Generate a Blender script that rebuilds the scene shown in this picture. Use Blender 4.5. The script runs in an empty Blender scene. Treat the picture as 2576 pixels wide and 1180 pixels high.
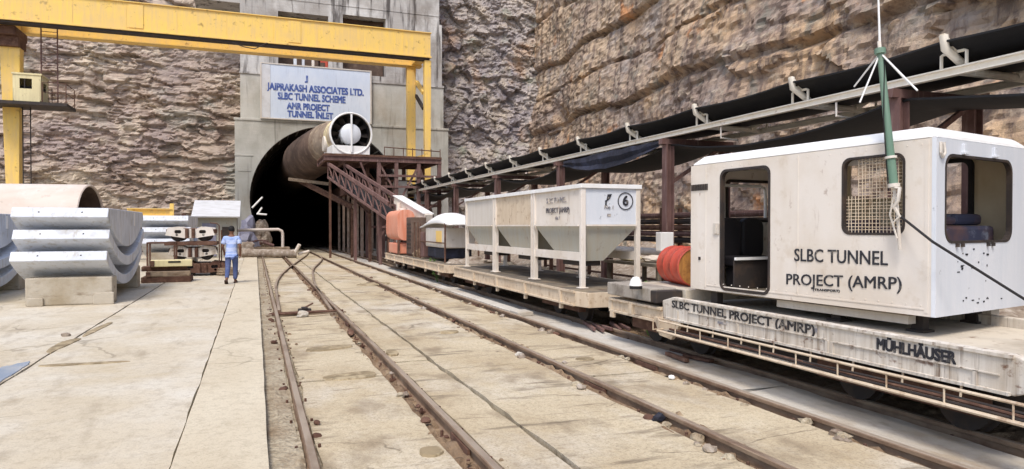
import bpy, bmesh, math, random
from mathutils import Vector, Matrix, noise
random.seed(7)
C = bpy.context.scene
COL = C.collection
rad = math.radians

# ------------------------------------------------------------------ camera, sky, sun, exposure
PSI = rad(20.8); EYE = 1.72; FPX = 1700.0; TH = math.atan(20/FPX)
cd = bpy.data.cameras.new('camera'); cam = bpy.data.objects.new('camera', cd); COL.objects.link(cam)
cam.location = (0, 0, EYE)
cam.rotation_euler = (rad(90)-TH, 0, -PSI)
cd.sensor_width = 36; cd.lens = 36*FPX/2575; cd.clip_end = 1000; cd.clip_start = .05
C.camera = cam

SUN_EL, SUN_AZ = 58, 214          # degrees; azimuth clockwise from +Y: high, behind the camera and a little left
w = bpy.data.worlds.new("World"); C.world = w; w.use_nodes = True
wt = w.node_tree; sky = wt.nodes.new('ShaderNodeTexSky'); sky.sky_type = 'NISHITA'; sky.sun_disc = False
sky.sun_elevation = rad(SUN_EL); sky.sun_rotation = rad(SUN_AZ); sky.dust_density = 2.5; sky.air_density = 1.0
bg = wt.nodes['Background']; bg.inputs[1].default_value = .15
wt.links.new(sky.outputs[0], bg.inputs[0])
sd = bpy.data.lights.new('sun', 'SUN'); sd.energy = 1.7; sd.angle = rad(16); sd.color = (1, .94, .85)
so = bpy.data.objects.new('sun', sd); COL.objects.link(so)
dv = Vector((math.sin(rad(SUN_AZ))*math.cos(rad(SUN_EL)), math.cos(rad(SUN_AZ))*math.cos(rad(SUN_EL)), math.sin(rad(SUN_EL))))
so.rotation_euler = (-dv).to_track_quat('-Z', 'Y').to_euler(); so.location = (0, -20, 40)
C.view_settings.view_transform = 'Standard'; C.view_settings.look = 'None'
C.view_settings.exposure = .66; C.view_settings.gamma = 1
C.cycles.max_bounces = 6; C.cycles.use_denoising = True

def at(u, v, X=None, Y=None, Z=None):
    """the point of the site seen at a spot of the (2575 px wide) survey photo, on a known plane"""
    r = (u-1287.5)/FPX; up = -(v-590)/FPX
    d = math.cos(TH)+up*math.sin(TH); z = up*math.cos(TH)-math.sin(TH)
    q = Vector((r*math.cos(PSI)+d*math.sin(PSI), -r*math.sin(PSI)+d*math.cos(PSI), z))
    t = X/q.x if X is not None else Y/q.y if Y is not None else (Z-EYE)/q.z
    return Vector((0, 0, EYE))+q*t

# ------------------------------------------------------------------ materials
def lin(c):
    return tuple(((x/255)/12.92 if x/255 <= .04045 else ((x/255+.055)/1.055)**2.4) for x in c)+(1,)
def mat(name, base, rough=.8, metal=0, layers=(), bumps=(), spec=.4):
    """layers: (colour, scale, lo, hi, stretch, amount); bumps: (scale, strength, dist, stretch, kind)"""
    m = bpy.data.materials.new(name); m.use_nodes = True
    nt = m.node_tree; N = nt.nodes; L = nt.links
    b = N['Principled BSDF']; b.inputs['Roughness'].default_value = rough; b.inputs['Metallic'].default_value = metal
    b.inputs['Specular IOR Level'].default_value = spec
    geo = N.new('ShaderNodeNewGeometry')
    def tex(scale, stretch, kind='noise', off=0):
        mp = N.new('ShaderNodeMapping'); mp.inputs['Scale'].default_value = stretch
        mp.inputs['Location'].default_value = (off*3.1, off*1.7, off*.9)
        L.new(geo.outputs['Position'], mp.inputs['Vector'])
        if kind == 'vor':
            t = N.new('ShaderNodeTexVoronoi'); t.inputs['Scale'].default_value = scale
            L.new(mp.outputs[0], t.inputs['Vector']); return t.outputs['Distance']
        if kind == 'crack':
            wn = N.new('ShaderNodeTexNoise'); wn.inputs['Scale'].default_value = scale*2.2; wn.inputs['Detail'].default_value = 6
            L.new(mp.outputs[0], wn.inputs['Vector'])
            ad = N.new('ShaderNodeVectorMath'); ad.operation = 'MULTIPLY_ADD'; ad.inputs[1].default_value = (.5/scale,)*3
            L.new(wn.outputs['Color'], ad.inputs[0]); L.new(mp.outputs[0], ad.inputs[2])
            t = N.new('ShaderNodeTexVoronoi'); t.feature = 'DISTANCE_TO_EDGE'; t.inputs['Scale'].default_value = scale; L.new(ad.outputs[0], t.inputs['Vector'])
            mk = N.new('ShaderNodeTexNoise'); mk.inputs['Scale'].default_value = scale*.9; L.new(mp.outputs[0], mk.inputs['Vector'])
            m1 = N.new('ShaderNodeMapRange'); m1.inputs[1].default_value = .0; m1.inputs[2].default_value = .022; m1.inputs[3].default_value = 1; m1.inputs[4].default_value = 0; L.new(t.outputs[0], m1.inputs[0])
            m2 = N.new('ShaderNodeMapRange'); m2.inputs[1].default_value = .50; m2.inputs[2].default_value = .62; L.new(mk.outputs[0], m2.inputs[0])
            pr = N.new('ShaderNodeMath'); pr.operation = 'MULTIPLY'; L.new(m1.outputs[0], pr.inputs[0]); L.new(m2.outputs[0], pr.inputs[1])
            return pr.outputs[0]
        if kind == 'cell':
            t = N.new('ShaderNodeTexVoronoi'); t.inputs['Scale'].default_value = scale
            L.new(mp.outputs[0], t.inputs['Vector'])
            s = N.new('ShaderNodeSeparateColor'); L.new(t.outputs['Color'], s.inputs[0]); return s.outputs[0]
        t = N.new('ShaderNodeTexNoise'); t.inputs['Scale'].default_value = scale; t.inputs['Detail'].default_value = 7
        t.inputs['Roughness'].default_value = .62
        L.new(mp.outputs[0], t.inputs['Vector']); return t.outputs[0]
    cur = None
    col0 = lin(base)
    for i, ly in enumerate(layers):
        c, sc, lo, hi, st, am = ly[:6]; kind = ly[6] if len(ly) > 6 else 'noise'
        mr = N.new('ShaderNodeMapRange'); mr.inputs[1].default_value = lo; mr.inputs[2].default_value = hi
        mr.inputs[4].default_value = am
        L.new(tex(sc, st, kind, i+1), mr.inputs[0])
        mx = N.new('ShaderNodeMix'); mx.data_type = 'RGBA'
        L.new(mr.outputs[0], mx.inputs[0])
        if cur is None: mx.inputs[6].default_value = col0
        else: L.new(cur, mx.inputs[6])
        mx.inputs[7].default_value = lin(c); cur = mx.outputs[2]
    if cur is None: b.inputs['Base Color'].default_value = col0
    else: L.new(cur, b.inputs['Base Color'])
    prev = None
    for i, bp in enumerate(bumps):
        sc, stg, dist, st = bp[:4]; kind = bp[4] if len(bp) > 4 else 'noise'
        bn = N.new('ShaderNodeBump'); bn.inputs['Strength'].default_value = stg; bn.inputs['Distance'].default_value = dist
        L.new(tex(sc, st, kind, i+11), bn.inputs['Height'])
        if prev: L.new(prev, bn.inputs['Normal'])
        prev = bn.outputs[0]
    if prev: L.new(prev, b.inputs['Normal'])
    return m
U = (1, 1, 1)
VS = (5, 5, .45)     # vertical streaks
def paint(name, base, rust=(96, 62, 42), dirt=(150, 132, 104), lo=.6, hi=.72, rough=.55, am=.85, sc=2.2, dam=.55):
    return mat(name, base, rough, 0, [(dirt, 1.6, .42, .75, VS, dam), (dirt, .9, .45, .7, U, dam*.7), (rust, sc*3, lo, hi, U, am), (rust, 3.0, lo+.03, hi+.05, VS, am*.7)],
               [(30, .12, .02, U)])
M = {}
M['slab'] = mat('concrete slab', (195, 185, 166), .9, 0, [((180, 166, 140), .5, .4, .68, U, .8), ((206, 202, 192), .8, .45, .7, (1, 1, 1), .7), ((138, 124, 104), 1.9, .54, .72, (1.6, .5, 1), .6), ((150, 138, 120), 14, .48, .7, U, .45), ((112, 102, 86), 60, .54, .7, U, .5), ((92, 82, 66), .5, .3, .7, (1, 1, 0), .4, 'crack')],
                [(3, .25, .04, U), (45, .25, .01, U)])
M['slab2'] = mat('concrete strip', (200, 190, 169), .9, 0, [((186, 173, 149), .9, .4, .68, (1, .4, 1), .8), ((148, 132, 108), 2.2, .54, .74, U, .55), ((158, 146, 126), 16, .48, .7, U, .45), ((112, 102, 86), 60, .54, .7, U, .5), ((100, 90, 74), .45, .3, .7, (1, 1, 0), .3, 'crack')],
                 [(4, .2, .03, U), (50, .25, .01, U)])
M['bed'] = mat('dusty track concrete', (194, 181, 155), .95, 0, [((172, 155, 126), .8, .38, .66, U, .85), ((204, 198, 186), .6, .5, .7, (1, .6, 1), .8), ((120, 104, 84), 1.5, .53, .68, (1, .6, 1), .7), ((104, 92, 76), 2.4, .56, .68, (.45, 2.2, 1), .8), ((150, 134, 110), 18, .45, .7, U, .5), ((110, 96, 78), 55, .52, .68, U, .6), ((84, 72, 56), .8, .3, .7, (.6, 1.4, 0), .6, 'crack')],
               [(2.2, .5, .06, (1, 1, 1)), (16, .35, .03, U), (70, .3, .01, U)])
M['soil'] = mat('rusty brown soil', (152, 130, 104), 1, 0, [((116, 92, 70), 1.4, .35, .65, U, .9), ((176, 160, 134), 2.5, .52, .75, U, .8), ((80, 60, 46), 9, .5, .7, U, .7)],
                [(6, .8, .08, U), (35, .7, .03, U)])
M['grit'] = mat('grey gravel', (176, 164, 142), 1, 0, [((132, 120, 100), 12, .4, .65, U, .9), ((186, 176, 156), 30, .5, .7, U, .8), ((120, 98, 72), 2, .45, .7, U, .7)],
                [(25, .6, .03, U, 'vor'), (60, .5, .015, U)])
M['dust'] = mat('pale grey dust', (186, 180, 170), 1, 0, [((150, 132, 108), .9, .45, .68, (1, .5, 1), .9), ((202, 198, 190), 2, .5, .7, U, .6), ((116, 92, 70), 3, .6, .74, (1, .6, 1), .7)],
                [(8, .4, .04, U), (40, .3, .01, U)])
M['rail'] = mat('worn rail steel', (136, 114, 94), .6, .1, [((98, 72, 56), 3, .42, .66, U, .85), ((158, 138, 116), 9, .5, .72, (1, .4, 1), .7)], [(40, .25, .01, U)])
M['railtop'] = mat('polished rail head', (176, 160, 142), .42, .35, [((112, 84, 64), 2.5, .45, .7, (1, .35, 1), .85)], [(60, .15, .005, U)])
M['rust'] = mat('rusted steel', (104, 76, 62), .85, .1, [((72, 46, 36), 3, .4, .65, U, .9), ((140, 110, 92), 7, .52, .75, U, .7)], [(30, .4, .02, U)])
M['redsteel'] = mat('red oxide steel', (112, 84, 79), .75, 0, [((82, 58, 54), 2, .4, .68, U, .8), ((150, 128, 120), 3, .52, .75, VS, .75)], [(25, .2, .01, U)])
M['dustysteel'] = mat('dusty brown steel', (172, 152, 138), .85, 0, [((122, 98, 84), 2.5, .44, .66, U, .8)], [(30, .3, .02, U)])
M['darksteel'] = mat('dark steel', (56, 50, 48), .7, .2, [((86, 70, 58), 4, .5, .7, U, .7)], [(30, .3, .01, U)])
M['black'] = mat('black rubber', (26, 25, 27), .75, 0, [((58, 54, 52), 2, .5, .75, (1, .3, 1), .5)], [(12, .2, .02, U)])
M['yellow'] = paint('yellow crane paint', (236, 198, 102), (120, 92, 58), (214, 182, 128), .60, .74, .6, .8, 1.0, .8)
M['cream'] = paint('cream cabin paint', (222, 210, 164), (120, 90, 60), (188, 172, 134), .64, .78)
M['white'] = mat('dusty white paint', (222, 214, 205), .5, 0, [((204, 190, 172), .9, .42, .66, U, .6), ((200, 186, 168), 1.4, .46, .72, (2.2, 2.2, .35), .35), ((186, 168, 144), 3.5, .57, .72, U, .5), ((126, 88, 64), 5, .63, .73, U, .7), ((136, 104, 80), 2.2, .64, .74, (3, 3, .5), .5)], [(3, .10, .03, U), (30, .1, .01, U)])
M['bluewhite'] = paint('sky tinted white paint', (212, 215, 221), (70, 74, 84), (192, 200, 210), .66, .74, .4, .85, 2.2, .5)  # bluish sky light put into the white of cab and hopper fronts
M['roofwhite'] = paint('bright white roof paint', (232, 232, 232), (170, 160, 146), (214, 212, 206), .66, .8, .4, .4, 1.0, .5)
M['dirtywhite'] = mat('rust streaked white paint', (208, 201, 191), .65, 0, [((164, 148, 128), 1.6, .44, .68, (6, 6, .5), .8), ((122, 104, 86), 2.6, .54, .66, (7, 7, .35), .75), ((182, 170, 154), 1.2, .45, .65, U, .6), ((104, 70, 50), 7, .60, .70, (1, 1, 1.5), .9), ((98, 76, 60), 3.2, .60, .72, VS, .8)], [(25, .2, .015, U)])
M['tanpaint'] = paint('faded buff paint', (208, 192, 170), (140, 106, 78), (186, 164, 136), .55, .72, .6, .8, 2.4, .7)
M['greywhite'] = paint('faded grey paint', (206, 200, 192), (138, 110, 86), (180, 166, 148), .62, .76, .6, .7)
M['greygreen'] = paint('grey green paint', (160, 158, 148), (112, 92, 74), (158, 144, 120), .60, .76, .65, .6)
M['deck'] = mat('grimy deck plate', (120, 112, 100), .85, .1, [((70, 62, 56), 2, .4, .65, U, .85), ((158, 142, 116), 1.4, .5, .7, U, .8), ((110, 74, 50), 5, .58, .7, U, .7)], [(20, .3, .02, U)])
M['greyblock'] = mat('grimy grey block', (158, 150, 140), .9, 0, [((112, 102, 92), 2.5, .45, .65, U, .8), ((186, 180, 170), 4, .52, .7, U, .7), ((90, 74, 62), 5, .56, .7, VS, .7)], [(18, .3, .02, U)])
M['creamwhite'] = paint('cream white conveyor paint', (236, 228, 214), (140, 96, 66), (206, 190, 164), .62, .74, .5, .7, 1.8, .35)
M['deckpale'] = mat('dust covered deck', (196, 186, 170), .9, 0, [((140, 128, 112), 1.5, .45, .7, U, .8), ((112, 82, 58), 5, .6, .72, U, .7)], [(20, .3, .02, U)])
M['orange'] = paint('orange tank paint', (214, 136, 108), (150, 92, 70), (226, 178, 156), .6, .8, .5, .6, 1.5, .7)  # lighter pink mottling puts a highlight into the orange
M['green'] = paint('green mast paint', (92, 122, 104), (80, 90, 76), (126, 146, 130), .6, .75, .5, .6)
M['drumred'] = paint('red drum paint', (178, 66, 48), (92, 48, 34), (190, 96, 74), .56, .74, .5, .8)
M['drumend'] = paint('rusty orange drum end', (186, 130, 66), (110, 66, 36), (160, 110, 60), .48, .68, .7, .9)
M['conc'] = mat('formed concrete', (178, 177, 170), .92, 0, [((148, 145, 136), .35, .42, .66, U, .8), ((202, 200, 194), .5, .48, .68, (1, 1, .5), .8), ((96, 92, 86), .8, .56, .72, (3, 3, .2), .75), ((150, 134, 110), .25, .5, .7, U, .5)],
                [(2, .2, .05, (.3, .3, 3)), (18, .3, .03, U)])
M['concup'] = mat('stained concrete', (172, 169, 166), .92, 0, [((206, 205, 203), .6, .47, .62, (1, 1, .5), .9), ((70, 65, 64), 1.0, .52, .64, (2.2, 2.2, .22), .9), ((120, 110, 100), .4, .5, .7, U, .7)],
                 [(2, .3, .08, (.3, .3, 2.2)), (12, .35, .05, U)])
M['seg'] = mat('precast concrete', (206, 211, 220), .85, 0, [((182, 187, 196), 1.2, .42, .7, U, .8), ((222, 224, 228), 3, .5, .7, U, .6), ((158, 150, 136), 1.6, .54, .7, VS, .65), ((150, 142, 130), 2.2, .57, .7, U, .5)], [(14, .15, .02, U), (60, .2, .005, U)])
M['segwarm'] = mat('bare concrete block', (180, 171, 156), .9, 0, [((150, 136, 112), 1.3, .42, .68, U, .85), ((120, 104, 84), 3, .56, .72, (1, 1, 3), .7)], [(8, .4, .04, U), (40, .3, .01, U)])
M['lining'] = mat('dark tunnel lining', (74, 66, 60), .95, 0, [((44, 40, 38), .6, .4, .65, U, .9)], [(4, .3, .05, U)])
M['pipe'] = mat('pale steel pipe', (202, 190, 180), .7, 0, [((178, 158, 142), .8, .42, .7, (.3, 1, 1), .8), ((206, 200, 194), 1.5, .5, .7, U, .7), ((120, 92, 72), 3, .62, .76, U, .6)], [(14, .15, .02, U)])
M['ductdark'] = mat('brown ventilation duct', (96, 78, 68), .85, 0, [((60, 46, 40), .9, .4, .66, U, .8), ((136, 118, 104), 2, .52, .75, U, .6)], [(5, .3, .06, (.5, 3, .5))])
M['ductbrown'] = mat('dusty brown duct cloth', (138, 124, 110), .85, 0, [((104, 84, 68), 1.2, .42, .66, U, .85), ((190, 174, 148), 2, .52, .72, U, .7)], [(6, .3, .05, U)])
M['ductgrey'] = mat('dusty fan casing', (196, 180, 154), .65, 0, [((150, 128, 100), 1.5, .42, .7, U, .85), ((220, 212, 200), 2.5, .5, .7, U, .6)], [(10, .2, .02, U)])
M['timber'] = mat('weathered timber', (142, 126, 108), .95, 0, [((96, 76, 58), 3, .4, .65, (1, 6, 6), .9), ((178, 158, 132), 5, .52, .72, U, .7)], [(20, .4, .02, (1, 5, 5))])
M['board'] = mat('pale blue sign paint', (196, 208, 226), .7, 0, [((214, 222, 234), .7, .42, .68, (1, 1, .5), .8), ((150, 160, 178), 1.6, .56, .75, VS, .5)], [(10, .1, .01, U)])
M['blueink'] = mat('blue lettering paint', (70, 92, 158), .7, 0, [((150, 168, 204), 4, .52, .66, U, .75)])
M['ink'] = mat('black lettering paint', (44, 44, 50), .7, 0, [((150, 144, 136), 9, .58, .7, U, .7)])
M['inkworn'] = mat('worn black lettering', (50, 48, 50), .8, 0, [((150, 142, 132), 9, .54, .66, U, .7)])
M['inkfaint'] = mat('faded grey lettering', (126, 124, 130), .8, 0, [((206, 194, 178), 7, .45, .62, U, .9)])
M['sheet'] = mat('galvanised sheet', (206, 208, 212), .55, .15, [((176, 176, 176), 1.5, .42, .7, (1, 3, 1), .7), ((150, 126, 100), 2, .62, .78, U, .5)], [(30, .1, .01, U)])
M['inkfaint2'] = mat('faded dark lettering', (84, 82, 90), .8, 0, [((150, 144, 140), 6, .48, .66, U, .7)])
M['skin'] = mat('brown skin', (112, 76, 56), .6)
M['hair'] = mat('black hair', (22, 19, 20), .8, 0, (), [(60, .6, .01, U)])
M['shirt'] = mat('light blue striped shirt', (150, 172, 222), .9, 0, [((198, 208, 234), 6, .46, .56, (.1, .1, 3.2), .7), ((122, 146, 200), 6, .54, .62, (1, 1, 1.6), .5)], [(6, .8, .06, (1, 1, .7)), (18, .4, .03, U)])
M['jeans'] = mat('blue jeans', (74, 88, 132), .95, 0, [((98, 110, 150), 5, .45, .7, U, .6)], [(7, .7, .05, (1, 1, .7)), (22, .3, .02, U)])
M['sandal'] = mat('brown sandal leather', (64, 46, 38), .8)
M['leaf'] = mat('weed leaves', (88, 120, 58), .7, 0, [((126, 146, 84), 3, .45, .7, U, .8)])
M['stone'] = mat('broken rock', (150, 138, 124), .95, 0, [((110, 92, 78), 4, .4, .65, U, .9), ((190, 182, 172), 7, .5, .7, U, .7)], [(20, .6, .02, U)])
M['seat'] = mat('dark seat vinyl', (30, 28, 32), .5, 0, (), [(30, .1, .01, U)])
M['dash'] = mat('dusty navy dashboard', (62, 64, 84), .6, 0, [((112, 84, 78), 2.5, .48, .66, U, .8), ((150, 156, 172), 5, .6, .7, U, .6)])
M['inside'] = mat('cream cabin lining', (196, 182, 156), .7, 0, [((170, 150, 120), 1.2, .45, .7, U, .7)])
M['rope'] = mat('dark rope', (44, 42, 44), .9)
M['bluepaint'] = paint('faded blue steel paint', (120, 120, 140), (96, 80, 80), (150, 150, 160), .58, .74)
M['navy'] = mat('navy tarpaulin', (36, 37, 48), .8, 0, [((70, 74, 96), 2, .5, .7, U, .7)], [(8, .4, .05, U)])
M['lampwhite'] = mat('white plastic', (230, 230, 228), .4)
M['tube'] = mat('white painted bar', (236, 234, 228), .5)
M['rockleft'] = mat('brown and buff rock', (176, 160, 146), .95, 0, [
    ((150, 136, 134), .22, .44, .60, (1, 1, 1.4), .85), ((202, 188, 168), .3, .50, .64, (1, 1, 1), .85), ((150, 150, 142), .3, .55, .66, U, .8), ((118, 100, 90), .5, .53, .66, (1.6, 1.6, .5), .7),
    ((138, 116, 102), 1.0, .52, .66, (.8, .8, 2.2), .75), ((212, 200, 184), 2.0, .57, .70, (.5, .5, 2.4), .75), ((112, 94, 88), 3.0, .58, .70, (.4, .4, 2.6), .75)],
    [(1.8, .35, .2, (.5, .5, 1.8), 'cell'), (5, .5, .09, (.5, .5, 2.2), 'cell'), (9, .8, .06, (.6, .6, 1.9)), (30, .7, .03, (.8, .8, 1.3))])
M['rockgrey'] = mat('dark grey fissured rock', (172, 164, 160), .95, 0, [
    ((140, 134, 142), .3, .44, .60, U, .85), ((182, 170, 154), .5, .50, .66, U, .85), ((132, 140, 124), .5, .57, .69, U, .8),
    ((100, 90, 88), 1.3, .52, .68, (1.6, 1.6, .8), .85), ((200, 186, 168), 2.5, .58, .70, (.8, .8, 1.5), .8), ((196, 162, 130), .25, .56, .68, U, .7)],
    [(1.5, .5, .25, (.7, .7, 1.3), 'cell'), (4.5, .6, .12, (.7, .7, 1.6), 'cell'), (10, .8, .06, U), (30, .6, .025, U)])
M['rockright'] = mat('tan brown sandstone', (188, 165, 140), .95, 0, [
    ((150, 132, 122), .10, .42, .57, (1, 1, 1.2), .9), ((198, 166, 130), .17, .53, .64, U, .8), ((164, 154, 148), .4, .52, .66, (1, 1, 1.5), .85),
    ((106, 90, 82), .6, .48, .61, (3.6, 3.6, .2), .85), ((206, 188, 164), 1.3, .55, .70, (1, 1, 1.6), .8), ((112, 90, 78), 2.6, .57, .70, (.6, .6, 2.0), .8), ((204, 140, 88), .4, .62, .70, U, .75), ((126, 124, 114), .7, .57, .67, U, .7)],
    [(1.1, .25, .2, (.6, .6, 1.5), 'cell'), (3.2, .3, .10, (.6, .6, 2.0), 'cell'), (5, .6, .06, (.7, .7, 1.6)), (1.6, .5, .12, (2.6, 2.6, .3)), (22, .8, .035, U)])

# ------------------------------------------------------------------ mesh helpers
class MB:
    def __init__(s): s.v = []; s.f = []; s.cuts = []
    def add(s, vs, fs):
        o = len(s.v); s.cuts.append((o, len(s.f))); s.v += [Vector(p) for p in vs]; s.f += [tuple(i+o for i in f) for f in fs]; return s
    def box(s, c, d, rot=None):
        c = Vector(c); hx, hy, hz = d[0]/2, d[1]/2, d[2]/2
        vs = [Vector((x, y, z)) for z in (-hz, hz) for x, y in ((-hx, -hy), (hx, -hy), (hx, hy), (-hx, hy))]
        if rot is not None: vs = [rot @ p for p in vs]
        return s.add([p+c for p in vs], [(3, 2, 1, 0), (4, 5, 6, 7), (0, 1, 5, 4), (1, 2, 6, 5), (2, 3, 7, 6), (3, 0, 4, 7)])
    def bb(s, x0, x1, y0, y1, z0, z1):
        return s.box(((x0+x1)/2, (y0+y1)/2, (z0+z1)/2), (abs(x1-x0), abs(y1-y0), abs(z1-z0)))
    def beam(s, a, b, wd, h, up=(0, 0, 1)):
        a = Vector(a); b = Vector(b); t = (b-a).normalized(); u = Vector(up)
        if abs(t.dot(u)) > .98: u = Vector((0, 1, 0))
        r = t.cross(u).normalized(); u = r.cross(t)
        m = Matrix((r, t, u)).transposed()
        return s.box((a+b)/2, (wd, (b-a).length, h), m)
    def ibeam(s, a, b, wd, h, th=.02, up=(0, 0, 1)):
        a = Vector(a); b = Vector(b); t = (b-a).normalized(); u = Vector(up)
        if abs(t.dot(u)) > .98: u = Vector((0, 1, 0))
        r = t.cross(u).normalized(); u = r.cross(t)
        s.beam(a, b, th, h-2*th, up); s.beam(a+u*(h/2-th/2), b+u*(h/2-th/2), wd, th, up); return s.beam(a-u*(h/2-th/2), b-u*(h/2-th/2), wd, th, up)
    def tube(s, pts, r, n=8, cap=True, taper=None):
        pts = [Vector(p) for p in pts]; o = len(s.v); s.cuts.append((o, len(s.f))); prevu = None; k = len(pts)
        for i, p in enumerate(pts):
            t = (pts[min(i+1, k-1)]-pts[max(i-1, 0)]).normalized()
            if prevu is None:
                u = Vector((0, 0, 1)) if abs(t.z) < .9 else Vector((1, 0, 0))
            else: u = prevu
            x = t.cross(u).normalized(); u = x.cross(t).normalized(); prevu = u
            rr = r if taper is None else taper[i]
            for j in range(n):
                a = 2*math.pi*j/n; s.v.append(p+(x*math.cos(a)+u*math.sin(a))*rr)
        for i in range(k-1):
            for j in range(n):
                s.f.append((o+i*n+j, o+i*n+(j+1) % n, o+(i+1)*n+(j+1) % n, o+(i+1)*n+j))
        if cap:
            s.f.append(tuple(o+j for j in reversed(range(n)))); s.f.append(tuple(o+(k-1)*n+j for j in range(n)))
        return s
    def lathe(s, prof, c, axis='z', n=32):
        c = Vector(c); o = len(s.v); s.cuts.append((o, len(s.f))); k = len(prof)
        for r, h in prof:
            for j in range(n):
                a = 2*math.pi*j/n; x, y = r*math.cos(a), r*math.sin(a)
                p = (x, y, h) if axis == 'z' else (x, h, y) if axis == 'y' else (h, x, y)
                s.v.append(c+Vector(p))
        for i in range(k-1):
            for j in range(n):
                s.f.append((o+i*n+j, o+i*n+(j+1) % n, o+(i+1)*n+(j+1) % n, o+(i+1)*n+j))
        return s
    def prism(s, poly, axis, a, b):
        """poly: 2D points; axis 'x': (y,z), 'y': (x,z), 'z': (x,y)"""
        n = len(poly)
        def p3(p, t): return (t, p[0], p[1]) if axis == 'x' else (p[0], t, p[1]) if axis == 'y' else (p[0], p[1], t)
        vs = [p3(p, a) for p in poly]+[p3(p, b) for p in poly]
        return s.add(vs, [tuple(reversed(range(n))), tuple(range(n, 2*n))]+[(i, (i+1) % n, n+(i+1) % n, n+i) for i in range(n)])
    def hull(s, bot, top):
        n = len(bot)
        return s.add(list(bot)+list(top), [tuple(reversed(range(n))), tuple(range(n, 2*n))]+[(i, (i+1) % n, n+(i+1) % n, n+i) for i in range(n)])
    def each(s, name, m, parent=None, **kw):
        # every added shape becomes a part of its own
        cuts = s.cuts+[(len(s.v), len(s.f))]; out = []
        for (v0, f0), (v1, f1) in zip(cuts[:-1], cuts[1:]):
            q = MB(); q.v = s.v[v0:v1]; q.f = [tuple(i-v0 for i in f) for f in s.f[f0:f1]]; out.append(q.build(name, m, parent, **kw))
        return out
    def build(s, name, m, parent=None, smooth=False, bevel=0, world=False, loc=None, fixn=True):
        off = Vector((0, 0, 0))
        if loc is not None: off = Vector(loc)
        elif world and parent is not None:
            r = parent
            while r.parent: r = r.parent
            off = r.location.copy()
        me = bpy.data.meshes.new(name); me.from_pydata([p-off for p in s.v], [], s.f)
        if fixn:
            bm = bmesh.new(); bm.from_mesh(me); bmesh.ops.recalc_face_normals(bm, faces=bm.faces); bm.to_mesh(me); bm.free()
        me.materials.append(m)
        o = bpy.data.objects.new(name, me); COL.objects.link(o)
        if parent is not None: o.parent = parent
        if loc is not None: o.location = off
        if smooth:
            for p in me.polygons: p.use_smooth = True
            sm = o.modifiers.new('edges', 'EDGE_SPLIT'); sm.split_angle = rad(40)
        if bevel:
            bv = o.modifiers.new('bevel', 'BEVEL'); bv.width = bevel; bv.segments = 2; bv.limit_method = 'ANGLE'; bv.angle_limit = rad(40)
        return o
def tag(o, label, cat, group=None, kind=None):
    o['label'] = label; o['category'] = cat
    if group: o['group'] = group
    if kind: o['kind'] = kind
    return o
def thing(name, label, cat, loc=(0, 0, 0), rz=0, group=None):
    o = bpy.data.objects.new(name, None); o.empty_display_size = .3; COL.objects.link(o); o.location = loc; o.rotation_euler = (0, 0, rz)
    return tag(o, label, cat, group)
def struct(o):
    o['kind'] = 'structure'; return o
KIDS = {}
def dup(root, loc, rz=None, label=None, scale=None):
    def cp(o, par):
        c = o.copy(); COL.objects.link(c)
        if par is not None: c.parent = par
        for ch in [x for x in COL.objects if x.parent == o]: cp(ch, c)
        return c
    c = cp(root, None); c.location = loc
    if rz is not None: c.rotation_euler = (0, 0, rz)
    if label: c['label'] = label
    if scale: c.scale = scale
    return c
def text(body, size, m, parent, origin, xdir, updir, name='lettering', bold=.0, ext=.004, space=1.0, sx=1.0, align='CENTER', spacing=1.0, shear=0):
    cu = bpy.data.curves.new('t', 'FONT'); cu.body = body; cu.size = size; cu.align_x = align; cu.align_y = 'CENTER'
    cu.extrude = ext; cu.offset = 0; cu.resolution_u = 3; cu.space_line = space; cu.space_character = spacing; cu.shear = shear
    to = bpy.data.objects.new('t', cu); COL.objects.link(to)
    bpy.context.view_layer.update()
    me = bpy.data.meshes.new_from_object(to.evaluated_get(bpy.context.evaluated_depsgraph_get()))
    bpy.data.objects.remove(to); bpy.data.curves.remove(cu)
    x = Vector(xdir).normalized(); u = Vector(updir).normalized(); n = x.cross(u)
    mt = Matrix((x*sx, u, n)).transposed().to_4x4(); mt.translation = Vector(origin)
    if bold:
        bm = bmesh.new()
        for kx, kz in ((-1, -1), (1, -1), (-1, 1), (1, 1), (0, 0)):
            tmp = me.copy(); tmp.transform(Matrix.Translation((kx*bold, kz*bold*.8, .0006*(kx+2*kz)))); bm.from_mesh(tmp); bpy.data.meshes.remove(tmp)
        bm.to_mesh(me); bm.free()
    me.transform(mt); me.materials.clear(); me.materials.append(m)
    o = bpy.data.objects.new(name, me); COL.objects.link(o); o.parent = parent
    return o
def rrect(x0, x1, z0, z1, r, n=5):
    pts = []
    for cx, cz, a0 in ((x1-r, z1-r, 0), (x0+r, z1-r, 90), (x0+r, z0+r, 180), (x1-r, z0+r, 270)):
        for i in range(n+1):
            a = rad(a0+90*i/n); pts.append((cx+r*math.cos(a), cz+r*math.sin(a)))
    return pts
def holed(name, outer, holes, fn, thick, m, parent, bevel=0):
    """flat panel with openings, given real thickness; fn maps (a, b) to 3D"""
    bm = bmesh.new(); edges = []
    for lp in [outer]+holes:
        vs = [bm.verts.new(fn(*p)) for p in lp]
        edges += [bm.edges.new((vs[i], vs[(i+1) % len(vs)])) for i in range(len(vs))]
    bmesh.ops.triangle_fill(bm, use_beauty=True, use_dissolve=False, edges=edges)
    bmesh.ops.recalc_face_normals(bm, faces=bm.faces)
    me = bpy.data.meshes.new(name); bm.to_mesh(me); bm.free(); me.materials.append(m)
    o = bpy.data.objects.new(name, me); COL.objects.link(o); o.parent = parent
    so_ = o.modifiers.new('thickness', 'SOLIDIFY'); so_.thickness = thick; so_.offset = 0
    return o
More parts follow.
